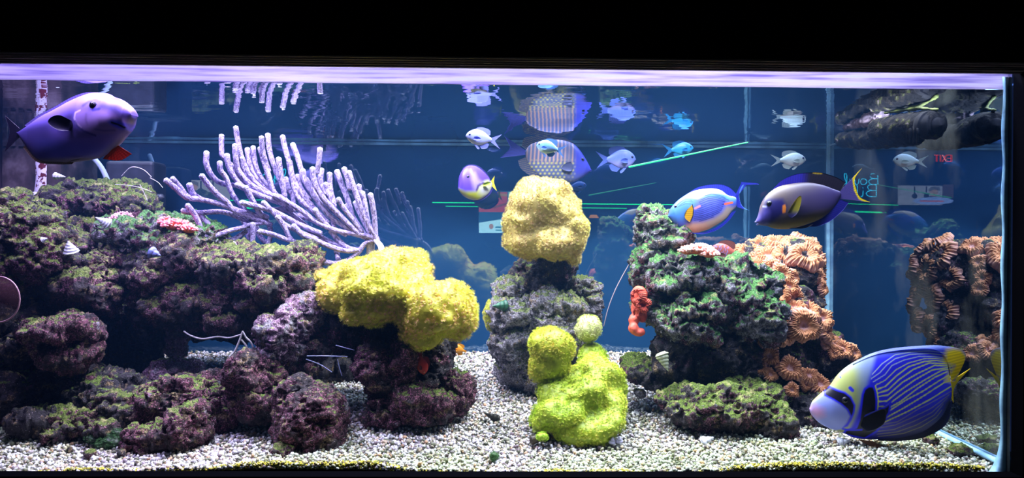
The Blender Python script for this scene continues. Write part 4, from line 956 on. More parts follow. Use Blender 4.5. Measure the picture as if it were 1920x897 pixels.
# ---- big unicornfish, top left
e1 = lambda a: [(x / 2.99, 100 + y / 2.99) for x, y in a]
ed = lambda a: [(140 + x / 5.98, 165 + y / 5.98) for x, y in a]
def naso(x, y):
    X, Yy = x * 2.99, (y - 100) * 2.99; U_, V_ = (x - 140) * 5.98, (y - 165) * 5.98
    c = np.repeat(lin((122, 100, 205))[None], len(x), 0)
    c = mixc(c, sm(-(Yy + .25 * (X - 500)), -330, -240) * .7, (160, 142, 222))
    c = mixc(c, sm(-X, -470, -250) * sm(Yy + .1 * X, 380, 450) * .85, (42, 36, 95)); c = mixc(c, sm(Yy - .1 * (X - 300), 450, 540) * sm(X, 100, 400) * .8, (84, 88, 212))
    c = mixc(c, sm(V_ + .75 * U_, 1020, 1090) * sm(V_, 500, 620) * .8, (112, 104, 130)); c = mixc(c, sm(Yy, 575, 605) * .8, (110, 104, 110))
    c = mixc(c, msk(x, y, ed([(-60,330),(60,290),(140,300),(160,400),(240,510),(340,560),(200,560),(60,560),(-60,500)]), 9) * .8, (34, 26, 92))
    pl = ed([(190,285),(152,320),(158,375),(185,435),(260,505),(400,560),(560,550),(650,500),(700,470),(740,400),(620,300),(450,290),(320,290)])
    c = mixc(c, msk(x, y, pl, 3), (142, 112, 190)); c = mixc(c, ln(x, y, ed([(215,288),(160,310),(156,370),(182,430),(240,480)]), 1.6, 2) * .9, (205, 180, 235))
    c = mixc(c, ln(x, y, ed([(165,405),(200,462),(270,520),(350,552),(400,570)]), 1.8, 1.6) * .8, (40, 30, 130))
    c = mixc(c, msk(x, y, ed([(400,330),(480,300),(580,330),(620,380),(560,420),(430,420),(350,390)]), 7) * .8, (178, 142, 226))
    c = mixc(c, ln(x, y, ed([(300,330),(300,400),(320,450)]), 1.6, 4) * .5, (90, 66, 130)); c = mixc(c, ln(x, y, ed([(410,505),(500,520),(600,512)]), 1.3, 2) * .7, (84, 66, 165))
    c = mixc(c, msk(x, y, ed([(440,225),(520,215),(620,240),(700,310),(735,330),(730,385),(660,400),(600,350),(540,290),(450,270)]), 6) * .85, (58, 42, 112))
    c = mixc(c, ln(x, y, ed([(240,230),(290,190),(360,170),(430,190)]), 3, 4) * .8, (60, 40, 110)); c = mixc(c, ln(x, y, ed([(380,290),(450,280)]), 2.6, 2) * .9, (60, 52, 215))
    c = mixc(c, msk(x, y, ed([(550,425),(590,405),(660,410),(705,440),(690,500),(640,500),(580,460)]), 3), (72, 70, 232)); return mixc(c, ln(x, y, ed([(590,432),(640,450),(685,478)]), 1.7, 1.4), (14, 8, 40))
f = Fish('unicornfish', 'large purple-grey fish with thick lips in the upper left corner', ed([(756,340)])[0], e1([(48,432)])[0], 1.80, yaw=-12)
f.body(ed([(745,290),(715,245),(640,180),(570,142),(500,120),(440,85),(340,66),(200,66)]) + e1([(400,262),(300,305),(200,345),(110,395)]), ed([(750,375),(728,410),(706,460),(690,520),(640,565),(540,665),(420,755),(260,808)]) + e1([(420,612),(300,610),(180,590),(90,500)]),
       [(0, 9), (.04, 18), (.1, 24), (.2, 30), (.4, 31), (.65, 20), (.9, 6), (1, 4)], naso, nt=280, nr=200)
f.fin('dorsal_fin', e1([(560,232),(500,232),(400,266),(300,309),(200,350),(110,398)]), e1([(555,224),(480,222),(390,246),(280,296),(180,338),(90,392)]), flat((120, 105, 185)), rays=30, th=.8)
f.fin('anal_fin', e1([(420,608),(300,606),(180,586),(100,505)]), e1([(400,624),(300,622),(170,604),(80,520)]), flat((150, 130, 120)), rays=26, th=.8)
f.fin('tail_fin', e1([(60,410),(48,432),(60,455)]), e1([(-40,330),(-10,430),(-40,540)]), flat((34, 28, 60)), rays=14, th=.9)
f.fin('pectoral_fin', e1([(480,395),(488,420),(470,450)]), e1([(380,330),(350,400),(400,462)]), flat((34, 26, 74)), yb=f.side(e1([(480,420)])[0]), yt=37, rays=14, th=.5)
f.fin('pelvic_fin', e1([(640,560),(670,545),(700,528)]), e1([(580,598),(690,608),(765,575)]), lambda x, y: mixc(np.repeat(lin((214, 96, 84))[None], len(x), 0), np.clip(np.sin((x * .55 + y) * 1.5), 0, 1)[:, None] * .5, (130, 50, 60)), yb=2, yt=-6, rays=9, th=.9, label='orange-red pelvic fin', rip=1.2)
f.fin('pelvic_fin', e1([(500,596),(470,606),(440,610)]), e1([(440,606),(390,622),(345,632)]), flat((150, 140, 150)), yb=12, yt=14, rays=8, th=.6)
f.eye(ed([(360,235)])[0], 8.0, (34, 24, 60), .72)

# ---- sailfin tang at the back, vertical bars and dots
e5 = lambda a: [(840 + x / 2.99, 120 + y / 2.99) for x, y in a]
def sail(x, y):
    X, Yy = (x - 840) * 2.99, (y - 120) * 2.99
    c = np.repeat(lin((88, 98, 150))[None], len(x), 0)
    bar = np.clip((np.abs(((X + .08 * Yy) / 21.0) % 1 - .5) * 2 - .45) / .3, 0, 1)[:, None]
    c = mixc(c, bar * sm(-Yy, -580, -540), (190, 150, 150))
    dots = np.clip(1.3 - 3.4 * np.hypot((X / 24.0 + .5 * (np.floor(Yy / 19) % 2)) % 1 - .5, (Yy / 19.0) % 1 - .5), 0, 1)[:, None] * sm(Yy, 530, 560)
    c = mixc(c, dots, (205, 200, 110)); c = mixc(c, sm(X, 690, 720), (72, 74, 205)); c = mixc(c, sm(-(X), -700, -660) * sm(X, 640, 680), (95, 95, 140))
    c = mixc(c, sm(-X, -470, -430) * .6, (60, 72, 110)); c = mixc(c, sm(Yy, 600, 650) * sm(X, 640, 690) * .7, (90, 100, 160))
    return c
f = Fish('sailfin_tang', 'barred sailfin tang with yellow-dotted belly and blue head behind the khaki dome', e5([(806,595)])[0], e5([(432,500)])[0], 2.54, yaw=6)
f.body(e5([(790,560),(760,510),(730,470),(690,440),(620,425),(540,430),(470,450),(440,480)]), e5([(770,625),(730,650),(680,665),(600,655),(520,635),(460,580),(436,520)]),
       [(0, 2), (.1, 8), (.35, 14), (.6, 12), (.9, 4), (1, 2.5)], sail, nt=220, nr=120)
fc = lambda x, y: mixc(np.repeat(lin((70, 80, 130))[None], len(x), 0), np.clip(np.sin((y - .25 * x) * 1.7), 0, 1)[:, None] * .6, (165, 150, 120))
f.fin('dorsal_fin', e5([(720,465),(690,444),(620,429),(540,434),(470,454),(440,484)]), e5([(705,440),(650,412),(570,404),(490,406),(430,418),(412,462)]), fc, rays=30, th=.6, nv=30)
f.fin('anal_fin', e5([(600,652),(520,632),(460,577),(438,522)]), e5([(560,668),(470,632),(410,590),(392,545)]), fc, rays=22, th=.6, nv=24)
f.fin('tail_fin', e5([(440,492),(432,500),(438,512)]), e5([(315,406),(340,450),(345,480),(295,530)]), flat((84, 88, 215)), rays=12, th=.7)
f.fin('pectoral_fin', e5([(690,560),(695,580),(690,600)]), e5([(650,545),(630,590),(655,615)]), flat((110, 115, 175)), yb=f.side(e5([(690,580)])[0]), yt=16, rays=10, th=.3)
f.eye(e5([(751,537)])[0], 3.8, (60, 60, 130), .6); f.mouth(e5([(800,597)])[0], 3.0, (90, 90, 210))

# ---- violet and yellow tang
e7 = lambda a: [(840 + x / 5.98, 300 + y / 5.98) for x, y in a]
def vio(x, y):
    X, Yy = (x - 840) * 5.98, (y - 300) * 5.98
    c = np.repeat(lin((82, 54, 190))[None], len(x), 0)
    c = mixc(c, msk(x, y, e7([(245,150),(285,150),(320,220),(370,255),(310,300),(300,360),(265,330),(240,230)]), 4) * .8, (150, 130, 235))
    yel = msk(x, y, e7([(110,330),(180,365),(290,360),(330,290),(400,240),(440,230),(500,290),(440,380),(330,460),(220,430),(140,370)]), 4); c = mixc(c, yel, (180, 185, 40))
    c = mixc(c, msk(x, y, e7([(330,310),(400,290),(470,290),(440,380),(380,400),(330,380)]), 6) * .7, (165, 160, 215))
    c = mixc(c, ln(x, y, e7([(300,345),(320,290),(380,262)]), 2.0, 1.5), (70, 50, 110))
    c = mixc(c, ln(x, y, e7([(500,290),(480,380),(400,440)]), 2.2, 1.5), (100, 70, 220))
    return c
f = Fish('tang', 'round violet and yellow tang left of the khaki polyp dome', e7([(122,318)])[0], e7([(490,268)])[0], 2.40, yaw=22)
f.body(e7([(130,200),(170,110),(230,68),(310,72),(390,125),(450,190),(475,235)]), e7([(135,355),(190,415),(280,452),(370,440),(450,380),(485,310)]),
       [(0, 3), (.12, 10), (.4, 14), (.7, 9), (1, 2)], vio)
f.fin('dorsal_fin', e7([(170,115),(230,74),(310,78),(390,130),(450,195)]), e7([(165,95),(230,56),(320,60),(400,112),(470,200)]), flat((44, 34, 120)), rays=20, th=.4)
f.fin('anal_fin', e7([(280,448),(370,436),(450,376),(480,315)]), e7([(285,460),(385,448),(470,385),(500,320)]), flat((60, 50, 150)), rays=16, th=.4)
f.fin('tail_fin', e7([(476,240),(486,262),(486,290)]), e7([(518,172),(512,240),(525,290),(546,345)]), flat((235, 225, 60)), rays=10, th=.5)
f.fin('pectoral_fin', e7([(370,270),(378,285),(375,300)]), e7([(440,230),(452,262),(420,290)]), flat((170, 190, 60)), yb=9, yt=14, rays=8, th=.3)
f.eye(e7([(208,196)])[0], 2.8, (60, 40, 120), .75); f.mouth(e7([(136,324)])[0], 2.6, (110, 80, 190))

# ---- chromis: one drawing, its nose at (0,0) and tail root at (100,0)
def chromis(label, nose, tail, Y, c_top, c_bot, yaw=0, fork=1.0, finc=None, name='chromis', extra=None, group='chromis', slim=1.0, cat_tail=None, eyec=(40, 40, 90)):
    q = lambda a: [(x, y * slim) for x, y in a]
    f = Fish(name, label, nose, tail, Y, yaw, group, dnose=(0, 0), dtail=(100, 0))
    def col(x, y):
        c = mixc(np.repeat(lin(c_top)[None], len(x), 0), sm(y, -6, 20), c_bot); sc = np.abs(np.sin(x * .55) * np.sin(y * .55 + x * .27))[:, None]
        c = c * (.86 + .14 * sc); return extra(x, y, c) if extra else c
    f.body(q([(4,-11),(14,-22),(30,-31),(50,-32),(70,-25),(88,-13),(96,-9)]), q([(5,8),(15,18),(32,27),(52,28),(72,20),(88,10),(96,8)]), [(0, 2), (.12, 8), (.35, 12), (.6, 10), (.9, 4), (1, 3)], col, nt=70, nr=36)
    fcol = flat(finc or c_top)
    f.fin('dorsal_fin', q([(26,-28),(50,-31),(70,-24),(84,-14)]), q([(40,-40),(62,-44),(88,-38),(92,-20)]), fcol, rays=14, th=.8)
    f.fin('anal_fin', q([(52,27),(68,20),(82,12)]), q([(66,40),(84,34),(92,18)]), fcol, rays=10, th=.8)
    f.fin('tail_fin', q([(95,-8),(99,0),(95,7)]), [(136,-30 * fork),(118,-8),(112,0),(118,8),(134,28 * fork)], flat(cat_tail or finc or c_top), rays=12, th=.8)
    f.fin('pectoral_fin', q([(28,0),(29,6),(28,12)]), q([(48,-6),(54,6),(46,16)]), fcol, yb=11, yt=18, rays=8, th=.5)
    f.fin('pelvic_fin', q([(32,27),(38,28),(42,28)]), q([(46,42),(54,44),(56,38)]), fcol, yb=3, yt=6, rays=6, th=.7)
    f.eye((13, -7 * slim), 4.6, eyec, .6); f.mouth((2, 1), 3.2, c_bot)
    return f
chromis('pale lilac chromis at upper centre, swimming left above the violet tang', (874, 256), (922, 262), 2.15, (125, 130, 235), (165, 170, 245), yaw=18)
chromis('small pale blue chromis in front of the flank of the barred sailfin tang', (1006, 272), (1046, 282), 2.10, (100, 150, 235), (190, 225, 240), yaw=-14)
chromis('blue chromis with raised fins at the lower left end of the green streak', (1192, 299), (1137, 300), 2.50, (95, 120, 230), (150, 150, 235), slim=1.05)
chromis('turquoise chromis touching the green streak at the back waterline', (1300, 278), (1258, 282), 2.49, (30, 150, 230), (60, 180, 235), slim=.9, eyec=(20, 60, 120))
chromis('whitish chromis swimming right near the back corner, above the yellow-tailed surgeonfish', (1511, 300), (1462, 301), 2.56, (205, 225, 225), (225, 235, 245), slim=.85, fork=.8)
chromis('dim blue chromis half hidden behind the right shoulder of the khaki dome', (1100, 348), (1068, 352), 2.62, (30, 75, 150), (35, 85, 160), slim=.9)
chromis('small orange-yellow fish with mauve head over the gravel beneath the yellow carpet', (845, 652), (871, 659), 2.35, (230, 150, 40), (245, 170, 50), name='damselfish', group=None, fork=.3, finc=(235, 160, 40), extra=lambda x, y, c: mixc(c, sm(-x, -45, -20), (150, 110, 150)))
chromis('small bright red fish peering down from under the yellow carpet', (794, 703), (788, 668), 1.95, (190, 40, 25), (225, 90, 60), name='cardinalfish', group=None, fork=.4, finc=(120, 25, 25), eyec=(200, 120, 80), extra=lambda x, y, c: mixc(c, sm(x, 40, 90) * .6, (60, 15, 20)))
def net(x, y, c):
    g = np.abs(np.sin(x * .22 + 1.3 * np.sin(y * .2)) * np.sin(y * .26 + 1.1 * np.sin(x * .17)))[:, None]; k = np.clip((.16 - g) / .08, 0, 1) * sm(-x, -72, -60)
    return mixc(c, np.maximum(k * .8, ln(x, y, [(55,12),(85,2)], 2.5)), (110, 130, 215))
chromis('brown-orange fish with blue net pattern resting behind the pink finger coral', (1327, 474), (1383, 478), 2.10, (160, 78, 62), (190, 105, 80), name='wrasse', group=None, fork=.25, finc=(150, 85, 75), extra=net, slim=1.05, yaw=5)
def clown(x, y, c):
    for x0 in (24, 58, 92):
        c = mixc(c, np.clip((6.5 - np.abs(x - x0 - 2 * np.sin(y * .1))) / 1.5, 0, 1)[:, None], (15, 10, 10)); c = mixc(c, np.clip((4.5 - np.abs(x - x0 - 2 * np.sin(y * .1))) / 1.2, 0, 1)[:, None], (225, 235, 255))
    return c
chromis('orange clownfish with white bands by the ruffled coral, seen mirrored in the right pane', (1536, 456), (1520, 460), 2.36, (245, 130, 15), (250, 150, 30), name='clownfish', group=None, fork=.2, slim=.9, finc=(240, 140, 20), extra=clown)

# ================================================================= SHELLS, HARDWARE, SMALL THINGS
def shell(label, px, py, Y, L, rot, col=(225, 228, 240), fat=.5, turns=5, cat='shell', name='cone_shell', dark=(140, 145, 165)):
    """spiral shell: whorls swelling from apex to lip; rot in degrees turns the apex in the picture plane (0 = up)"""
    nu, nv = 90, 28; u = np.linspace(0, 1, nu)[:, None]; v = np.linspace(0, 2 * PI, nv, endpoint=False)[None]
    r = fat * u ** .9 * (1 - .5 * np.clip((u - .86) / .14, 0, 1)); rib = .07 * np.abs(np.sin(PI * (u * turns - v / (2 * PI))))
    R = r * (1 + rib * 2 + .04 * np.sin(v * 9)); z = .5 - u
    V = np.stack([R * np.cos(v), R * np.sin(v) * .9, z + 0 * v], -1).reshape(-1, 3) * L * Y / F
    n0 = len(V); V = np.vstack([V, [V[-nv:].mean(0)]])
    g = np.clip(rib / .07, 0, 1).reshape(-1, 1) ** .5; cc = lin(dark) * (1 - g) + lin(col) * g; cc = np.vstack([cc, lin(col)[None] * .6])
    cap = np.arange(nv) + (nu - 1) * nv
    o = link(name, mesh_np(name, V, [grid_faces(nu, nv, True)[:, ::-1], np.stack([cap, np.roll(cap, -1), np.full(nv, n0)], -1)], cc), M['shell'])
    o.location = P(px, py, Y); o.rotation_euler = (math.radians(20), math.radians(rot), 0.3)
    return tag(o, label, cat)
shell('white pointed cone shell standing on the purple rock at left', 131, 464, 2.06, 26, -10, fat=.55)
shell('small ribbed pale shell lying left of the mauve crust coral', 193, 415, 2.1, 28, -60, fat=.40, turns=6)
shell('white spike-tipped shell stuck to the red-speckled pipe', 112, 331, 2.42, 24, 95, fat=.30)
shell('little white shell bead on the mossy boulder at far left', 84, 449, 1.99, 12, 70, fat=.5)
shell('ribbed green-white turban shell on the dark rock of the right reef', 1246, 679, 1.98, 38, 165, (205, 210, 180), .36, 6, dark=(90, 105, 80))
shell('white round shell on the gravel below the mossy slab', 1327, 826, 1.865, 26, 60, fat=.5, turns=3)
shell('white round shell beside the right end of the mossy slab', 1487, 803, 1.93, 22, 30, fat=.55, turns=3)
shell('ribbed white shell on the foreground gravel, larger of the two at right centre', 1461, 868, 1.775, 28, -60, fat=.38, turns=6)
shell('small white shell left of the larger ribbed one at the front', 1403, 869, 1.77, 18, -80, fat=.5, turns=3)
shell('pale ribbed shell on the gravel under the chin of the angelfish', 1553, 849, 1.81, 27, -70, fat=.36, turns=6)
shell('striped cone shell at the front glass below the angelfish', 1580, 877, 1.755, 32, -25, (225, 235, 235), .36, 6)
shell('broken white shell directly beneath the angelfish chin', 1582, 829, 1.85, 26, 80, fat=.4, turns=3)
shell('greenish round shell in the gravel between slab and angelfish', 1528, 833, 1.85, 20, 10, (150, 175, 110), .6, 4)
shell('brown-yellow dead shell by the front glass at the lower right', 1758, 879, 1.76, 28, -50, (205, 150, 40), .4, 2, dark=(120, 85, 30))
shell('pale green flat shell half buried near the front glass at lower right', 1722, 872, 1.77, 24, 80, (170, 190, 150), .45, 3)
shell('green ribbed shell pointing left from the centre pillar beside the yellow patch', 937, 574, 2.14, 34, -88, (40, 95, 70), .33, 4, dark=(15, 45, 40))
shell('dark blue turban snail on the left reef below the pink coral', 291, 476, 2.04, 23, 110, (120, 130, 200), .55, 3, 'snail', 'turban_snail', (60, 20, 70))
shell('black elongated cone shell on the open gravel left of the lime carpet', 921, 781, 2.02, 40, -60, (40, 38, 36), .22, 5, dark=(12, 12, 12))
shell('dark shell with lime polyps lying left of the foot of the lime carpet', 1010, 824, 1.87, 34, 80, (60, 50, 30), .28, 3, dark=(20, 12, 20))
star_colony([(1016, 819, 1.855, 12, 7, .012)], 'tiny lime polyp tuft growing on a dark shell on the gravel', ((200,235,60),(200,235,60)), ((150,190,30),(150,190,30)), (150,180,40), size=.0028, lump=.002, voxel=.003)
shell('mauve stub shell at the front foot of the lime carpet, left one', 1148, 826, 1.86, 15, 5, (150, 145, 175), .5, 3)
shell('mauve stub shell at the front foot of the lime carpet, right one', 1161, 824, 1.86, 15, -15, (165, 160, 190), .5, 3)
shell('pinkish pointed snail shell by the dome boulder, at the maroon rock', 365, 745, 1.92, 22, 80, (190, 70, 150), .3, 4, dark=(110, 30, 80))
star_colony([(927, 859, 1.765, 9, 9, .012)], 'small green algae ball at the very front of the gravel', ((80,150,60),(60,130,60)), ((40,90,40),(40,90,40)), (40,80,30), size=.0022, lump=.002, voxel=.003)
star_colony([(1862, 858, 1.80, 20, 16, .03)], 'dark green mossy lump in the lower right corner against the side pane', ((50,100,50),(60,110,60)), ((20,50,30),(20,50,30)), (15,40,20), size=.0026, lump=.003, voxel=.004)
for lab, x, y, Y, r in (('green weed-covered pebble row by the side pane, larger stone', 1798, 848, 1.83, 20), ('brown weed-covered stone by the side pane, behind the green one', 1745, 824, 1.90, 17)):
    rock([(x, y, Y, r, r * .6, .02)], 'rock_moss', lab, .25, .003)
rock([(1200, 738, 2.09, 10, 6, .012)], 'rock_pale', 'little pale stone on the gravel left of the mossy slab', .15, .003)

# powerhead / filter body under the waterline at right
c0 = P(1660, 245, 2.0); ph = empty('filter_pump', c0); tag(ph, 'encrusted black filter pump hanging under the water at upper right', 'pump')
def pl(px, py, Y): return np.array(P(px, py, Y) - c0)
crust, nt, bs, out = new_mat('crusted_black_plastic')
tc = nt.nodes.new('ShaderNodeTexCoord'); nz = N(nt, 'ShaderNodeTexNoise', Scale=38., Detail=6.); nt.links.new(tc.outputs['Object'], nz.inputs['Vector'])
nt.links.new(ramp(nt, nz.outputs[0], [(.48, (.003, .003, .004)), (.58, (.012, .010, .009)), (.66, (.035, .04, .01)), (.74, (.16, .11, .14))]), bs.inputs['Base Color']); bs.inputs['Roughness'].default_value = .9; bs.inputs['Specular IOR Level'].default_value = .1
bump(nt, bs, nz.outputs[0], 1.0, .012)
M['pump'] = simple('dull_black_plastic', (.006, .006, .008), .85, noise=(50, .6)); M['pump'].node_tree.nodes['Principled BSDF'].inputs['Specular IOR Level'].default_value = .12
def cyl(name, pts, rad, m, par, n=28, seg=60, rough=.0):
    V, Fc = tube_arrays(pts, rad, n, seg)
    if rough: V = V + normals_of(V, [Fc]) * (rough * fbm(V + 3, 60, 3))[:, None]
    return link(name, mesh_np(name, V, Fc), m, par)
cyl('motor_body', [pl(1580, 262, 2.32), pl(1640, 258, 2.15), pl(1710, 248, 1.98)], [.024, .034, .036], crust, ph, rough=.006)
cyl('motor_housing', [pl(1650, 244, 2.08), pl(1700, 238, 1.98), pl(1748, 235, 1.90)], [.035, .037, .036], crust, ph, rough=.004)
cyl('intake_cap', [pl(1740, 235, 1.905), pl(1745, 235, 1.896), pl(1746, 235, 1.895), pl(1751, 235, 1.888), pl(1752, 235, 1.887), pl(1756, 235, 1.880)], [.037, .037, .030, .030, .022, .020], M['pump'], ph, 28, 40, rough=.0015)
cyl('white_crust', [pl(1590, 236, 2.28), pl(1625, 226, 2.16), pl(1660, 221, 2.06)], [.014, .018, .014], simple('chalky_crust', (.16, .12, .16), .8, noise=(60, .6)), ph, rough=.009)['label'] = 'chalky pinkish crust along the top of the pump'
for k in range(9):
    x = 1665 + k * 6.5; Y = 2.06 - k * .0155; a = pl(x, 216 + k * .5, Y); b = pl(x + 4, 246, Y - .045); c = pl(x + 2, 268, Y)
    cyl('grille_rib', [a, b, c], .0028, M['pump'], ph, 8, 12)
cyl('algae_fringe', [pl(1660, 212, 2.03), pl(1715, 203, 1.95), pl(1758, 205, 1.88)], [.003, .005, .004], simple('yellow_green_algae', (.08, .10, .012), .8, noise=(80, .6)), ph, 10, 30, rough=.006)

# pale hose, dark box, outlet pipe and crusted pipe at the back left
def tubeobj(name, label, cat, pts, rad, m, n=14, seg=50, rough=0):
    w = [np.array(P(*p)) for p in pts]; b = w[-1]; V, Fc = tube_arrays([q - b for q in w], rad, n, seg)
    if rough: V = V + normals_of(V, [Fc]) * (rough * fbm(V + 3, 40, 3))[:, None]
    o = link(name, mesh_np(name, V, Fc), m); o.location = b; return tag(o, label, cat)
tubeobj('hose', 'pale blue hose curving down behind the mossy ridge at upper left', 'hose', [(150, 262, 2.5), (172, 292, 2.52), (192, 318, 2.54), (206, 350, 2.55), (212, 372, 2.55)], .0085, M['hose'])
tubeobj('outlet_pipe', 'short dark outlet pipe end above the mossy ridge at left', 'pipe', [(255, 372, 2.58), (302, 371, 2.56)], .013, M['plastic'])
spec, nt, bs, out = new_mat('red_speckled_white')
tc = nt.nodes.new('ShaderNodeTexCoord'); nz = N(nt, 'ShaderNodeTexNoise', Scale=55., Detail=2.); nt.links.new(tc.outputs['Object'], nz.inputs['Vector'])
nt.links.new(ramp(nt, nz.outputs[0], [(.53, (.8, .76, .95)), (.57, (.10, .005, .012))]), bs.inputs['Base Color']); bs.inputs['Roughness'].default_value = .5
tubeobj('standpipe', 'white pipe blotched with dark red algae at upper left', 'pipe', [(82, 240, 2.5), (84, 300, 2.5), (84, 345, 2.5), (80, 385, 2.5)], [.030, .028, .027, .030], spec, 22)
tubeobj('pipe_foot', 'white crusted lump at the foot of the speckled pipe', 'crust', [(62, 368, 2.44), (78, 374, 2.42), (88, 388, 2.4)], [.014, .024, .016], simple('pale_crust', (.6, .6, .85), .8, noise=(50, .3)), 16, 30, .006)
bx0 = P(190, 300, 2.56); bx1 = P(282, 352, 2.56)
bb = box('back_filter_box', bx0.x, bx1.x, 2.58, 2.68, P(235, 390, 2.58).z, bx0.z, M['plastic']); tag(bb, 'dark rounded filter box against the back pane at upper left', 'filter')
bv = bb.modifiers.new('b', 'BEVEL'); bv.width = .012; bv.segments = 3
ov, nt, bs, out = new_mat('algae_stained_overflow')
tc = nt.nodes.new('ShaderNodeTexCoord'); nz = N(nt, 'ShaderNodeTexNoise', Scale=12., Detail=8.); nt.links.new(tc.outputs['Object'], nz.inputs['Vector'])
nt.links.new(ramp(nt, nz.outputs[0], [(.35, (.012, .01, .012)), (.5, (.06, .04, .045)), (.62, (.16, .13, .15)), (.7, (.05, .03, .03))]), bs.inputs['Base Color']); bs.inputs['Roughness'].default_value = .6
bump(nt, bs, nz.outputs[0], .6, .004)
root = empty('overflow_box', (-1.66, 2.5, .4)); tag(root, 'dark stained overflow box in the back left corner behind the big fish', 'overflow')
o = box('side_panel', -.055, .135, -.02, .19, -.30, .52, ov, root)
for k in range(7): box('tooth', -.05 + k * .026, -.036 + k * .026, -.026, -.02, .46, .52, ov, root)
# white strands
def strands(label, lines, rad, m, name='strand_cluster'):
    c0 = P(*lines[0][0]); root = empty(name, c0); tag(root, label, 'strands')
    for l in lines:
        V, Fc = tube_arrays([np.array(P(*p) - c0) for p in l], rad, 7, 5 * len(l)); link('strand', mesh_np('strand', V, Fc), m, root)
    return root
wm = simple('whitish_strand', (.55, .52, .56), .7)
strands('whitish sponge strands hanging in the cave mouth left of the maroon rock', [
    [(455,622,2.0),(448,642,2.0),(440,660,2.0),(430,672,2.0),(432,688,2.0)], [(455,622,2.0),(462,634,2.0),(470,642,2.0),(476,655,2.0)], [(453,638,2.0),(462,650,2.0),(466,664,2.0)],
    [(345,622,2.1),(358,630,2.08),(380,636,2.06),(408,632,2.06),(430,634,2.04),(452,628,2.0)]], [.0022, .0028, .002], wm)
strands('blue-white feelers crossing the dark cave under the slanting rock limb', [
    [(576,668,1.97),(610,668,1.97),(652,669,1.97)], [(630,648,1.96),(648,653,1.96),(664,657,1.96)], [(574,674,1.97),(600,684,1.97),(622,698,1.97)], [(633,674,1.97),(636,688,1.97),(641,705,1.97)]], [.0011, .0014, .001], simple('blue_white_feeler', (.55, .6, 1.0), .4), 'feeler_cluster')
strands('long thin stalk leaning between the centre pillar and the right reef', [[(1132,612,2.2),(1140,580,2.2),(1152,548,2.2),(1166,520,2.2),(1182,492,2.2),(1192,478,2.18)]], [.0013, .0016, .0013], simple('mauve_stalk', (.45, .35, .42), .6), 'stalk')
strands('thin pale worm tubes waving in front of the dark filter box', [[(228,330,2.2),(246,314,2.2),(268,318,2.2),(284,332,2.2)], [(282,334,2.2),(296,342,2.2),(305,352,2.2)], [(216,346,2.2),(240,348,2.2),(262,352,2.2),(284,360,2.2)], [(262,346,2.2),(270,362,2.2),(276,376,2.2)]], .0010, wm, 'worm_tubes')
# round glassy ring at the left edge
gring, nt, bs, out = new_mat('pinkish_glass'); bs.inputs['Base Color'].default_value = (.10, .04, .06, 1); bs.inputs['Alpha'].default_value = .18; bs.inputs['Roughness'].default_value = .1
c0 = P(-2, 562, 1.86); k = 1.86 / F; nu, nv = 40, 64; u = np.linspace(.02, 1, nu)[:, None]; v = np.linspace(0, 2 * PI, nv, endpoint=False)[None]
V = np.stack([u * 38 * k * np.cos(v), -.028 * (1 - u ** 2) + 0 * v, u * 42 * k * np.sin(v)], -1).reshape(-1, 3)
dish = link('glass_dish', mesh_np('glass_dish', V, grid_faces(nu, nv, True)), gring); dish.location = c0; tag(dish, 'round pinkish glassy dish cut off by the left edge of the picture', 'dish')
so = dish.modifiers.new('s', 'SOLIDIFY'); so.thickness = .002
V, Fc = tube_arrays([(38 * k * math.cos(a), 0, 42 * k * math.sin(a)) for a in np.linspace(0, 2 * PI, 25)], .002, 8, 90); link('rim', mesh_np('rim', V, Fc), simple('pink_rim', (.5, .28, .36), .4), dish)
# encrusting green weed tufts on the left foreground
star_colony([(205, 832, 1.86, 22, 14, .02), (180, 822, 1.87, 18, 7, .02), (218, 815, 1.87, 12, 10, .015)], 'dark green leafy weed tuft on the foreground gravel at left', ((60,120,50),(90,150,80)), ((25,60,30),(40,80,40)), (25,50,25), size=.0045, lump=.006, voxel=.004)

# ================================================================= THE ROOM SEEN MIRRORED IN THE BACK PANE, AND STAND-INS
YR = 20.0                                  # mirrored distance: real things stand far across the room at y = 2*BACK - YR
def PR(px, py, Y=YR):
    if py < 319: Y = Y - 8.0
    p = P(px, py, Y)
    if py < 319: p.z = 2 * WATER - p.z          # this high up the ray also glances off the underside of the water
    x = 2 * RIGHT - p.x if px > 1570 else p.x      # right of the corner the side pane mirrors once more
    return Vector((x, 2 * BACK - p.y, p.z))
def emis(name, col, s):
    return simple(name, (0, 0, 0), .5, emit=col, estr=s)
def rect(name, px0, py0, px1, py1, m, parent, Y, d=.01):
    a, b = PR(px0, py0, Y), PR(px1, py1, Y); o = parent.location
    return box(name, min(a.x, b.x) - o.x, max(a.x, b.x) - o.x, a.y - o.y - d, a.y - o.y, min(a.z, b.z) - o.z, max(a.z, b.z) - o.z, m, parent)
def poly(name, pts, m, parent, Y):
    o = parent.location; w = [PR(x, y, Y) for x, y in pts]; n = len(w)
    V = [(p.x - o.x, p.y - o.y + q, p.z - o.z) for q in (0, -.004) for p in w]; me = bpy.data.meshes.new(name)
    me.from_pydata(V, [], [tuple(range(n)), tuple(range(2 * n - 1, n - 1, -1))] + [(i, (i + 1) % n, n + (i + 1) % n, n + i) for i in range(n)]); return link(name, me, m, parent)
def ell(cx, cy, rx, ry, n=20): return [(cx + rx * math.cos(2 * PI * i / n), cy + ry * math.sin(2 * PI * i / n)) for i in range(n)]
E = 6.0
tv = empty('television', PR(975, 400)); tag(tv, 'television mirrored left of the khaki dome, red picture above a pale banner', 'television')
rect('housing', 894, 354, 1062, 442, M['plastic'], tv, YR + .02, .04)
rect('screen', 898, 358, 1058, 438, emis('screen_blue', (.03, .12, .22), E * .6), tv, YR)
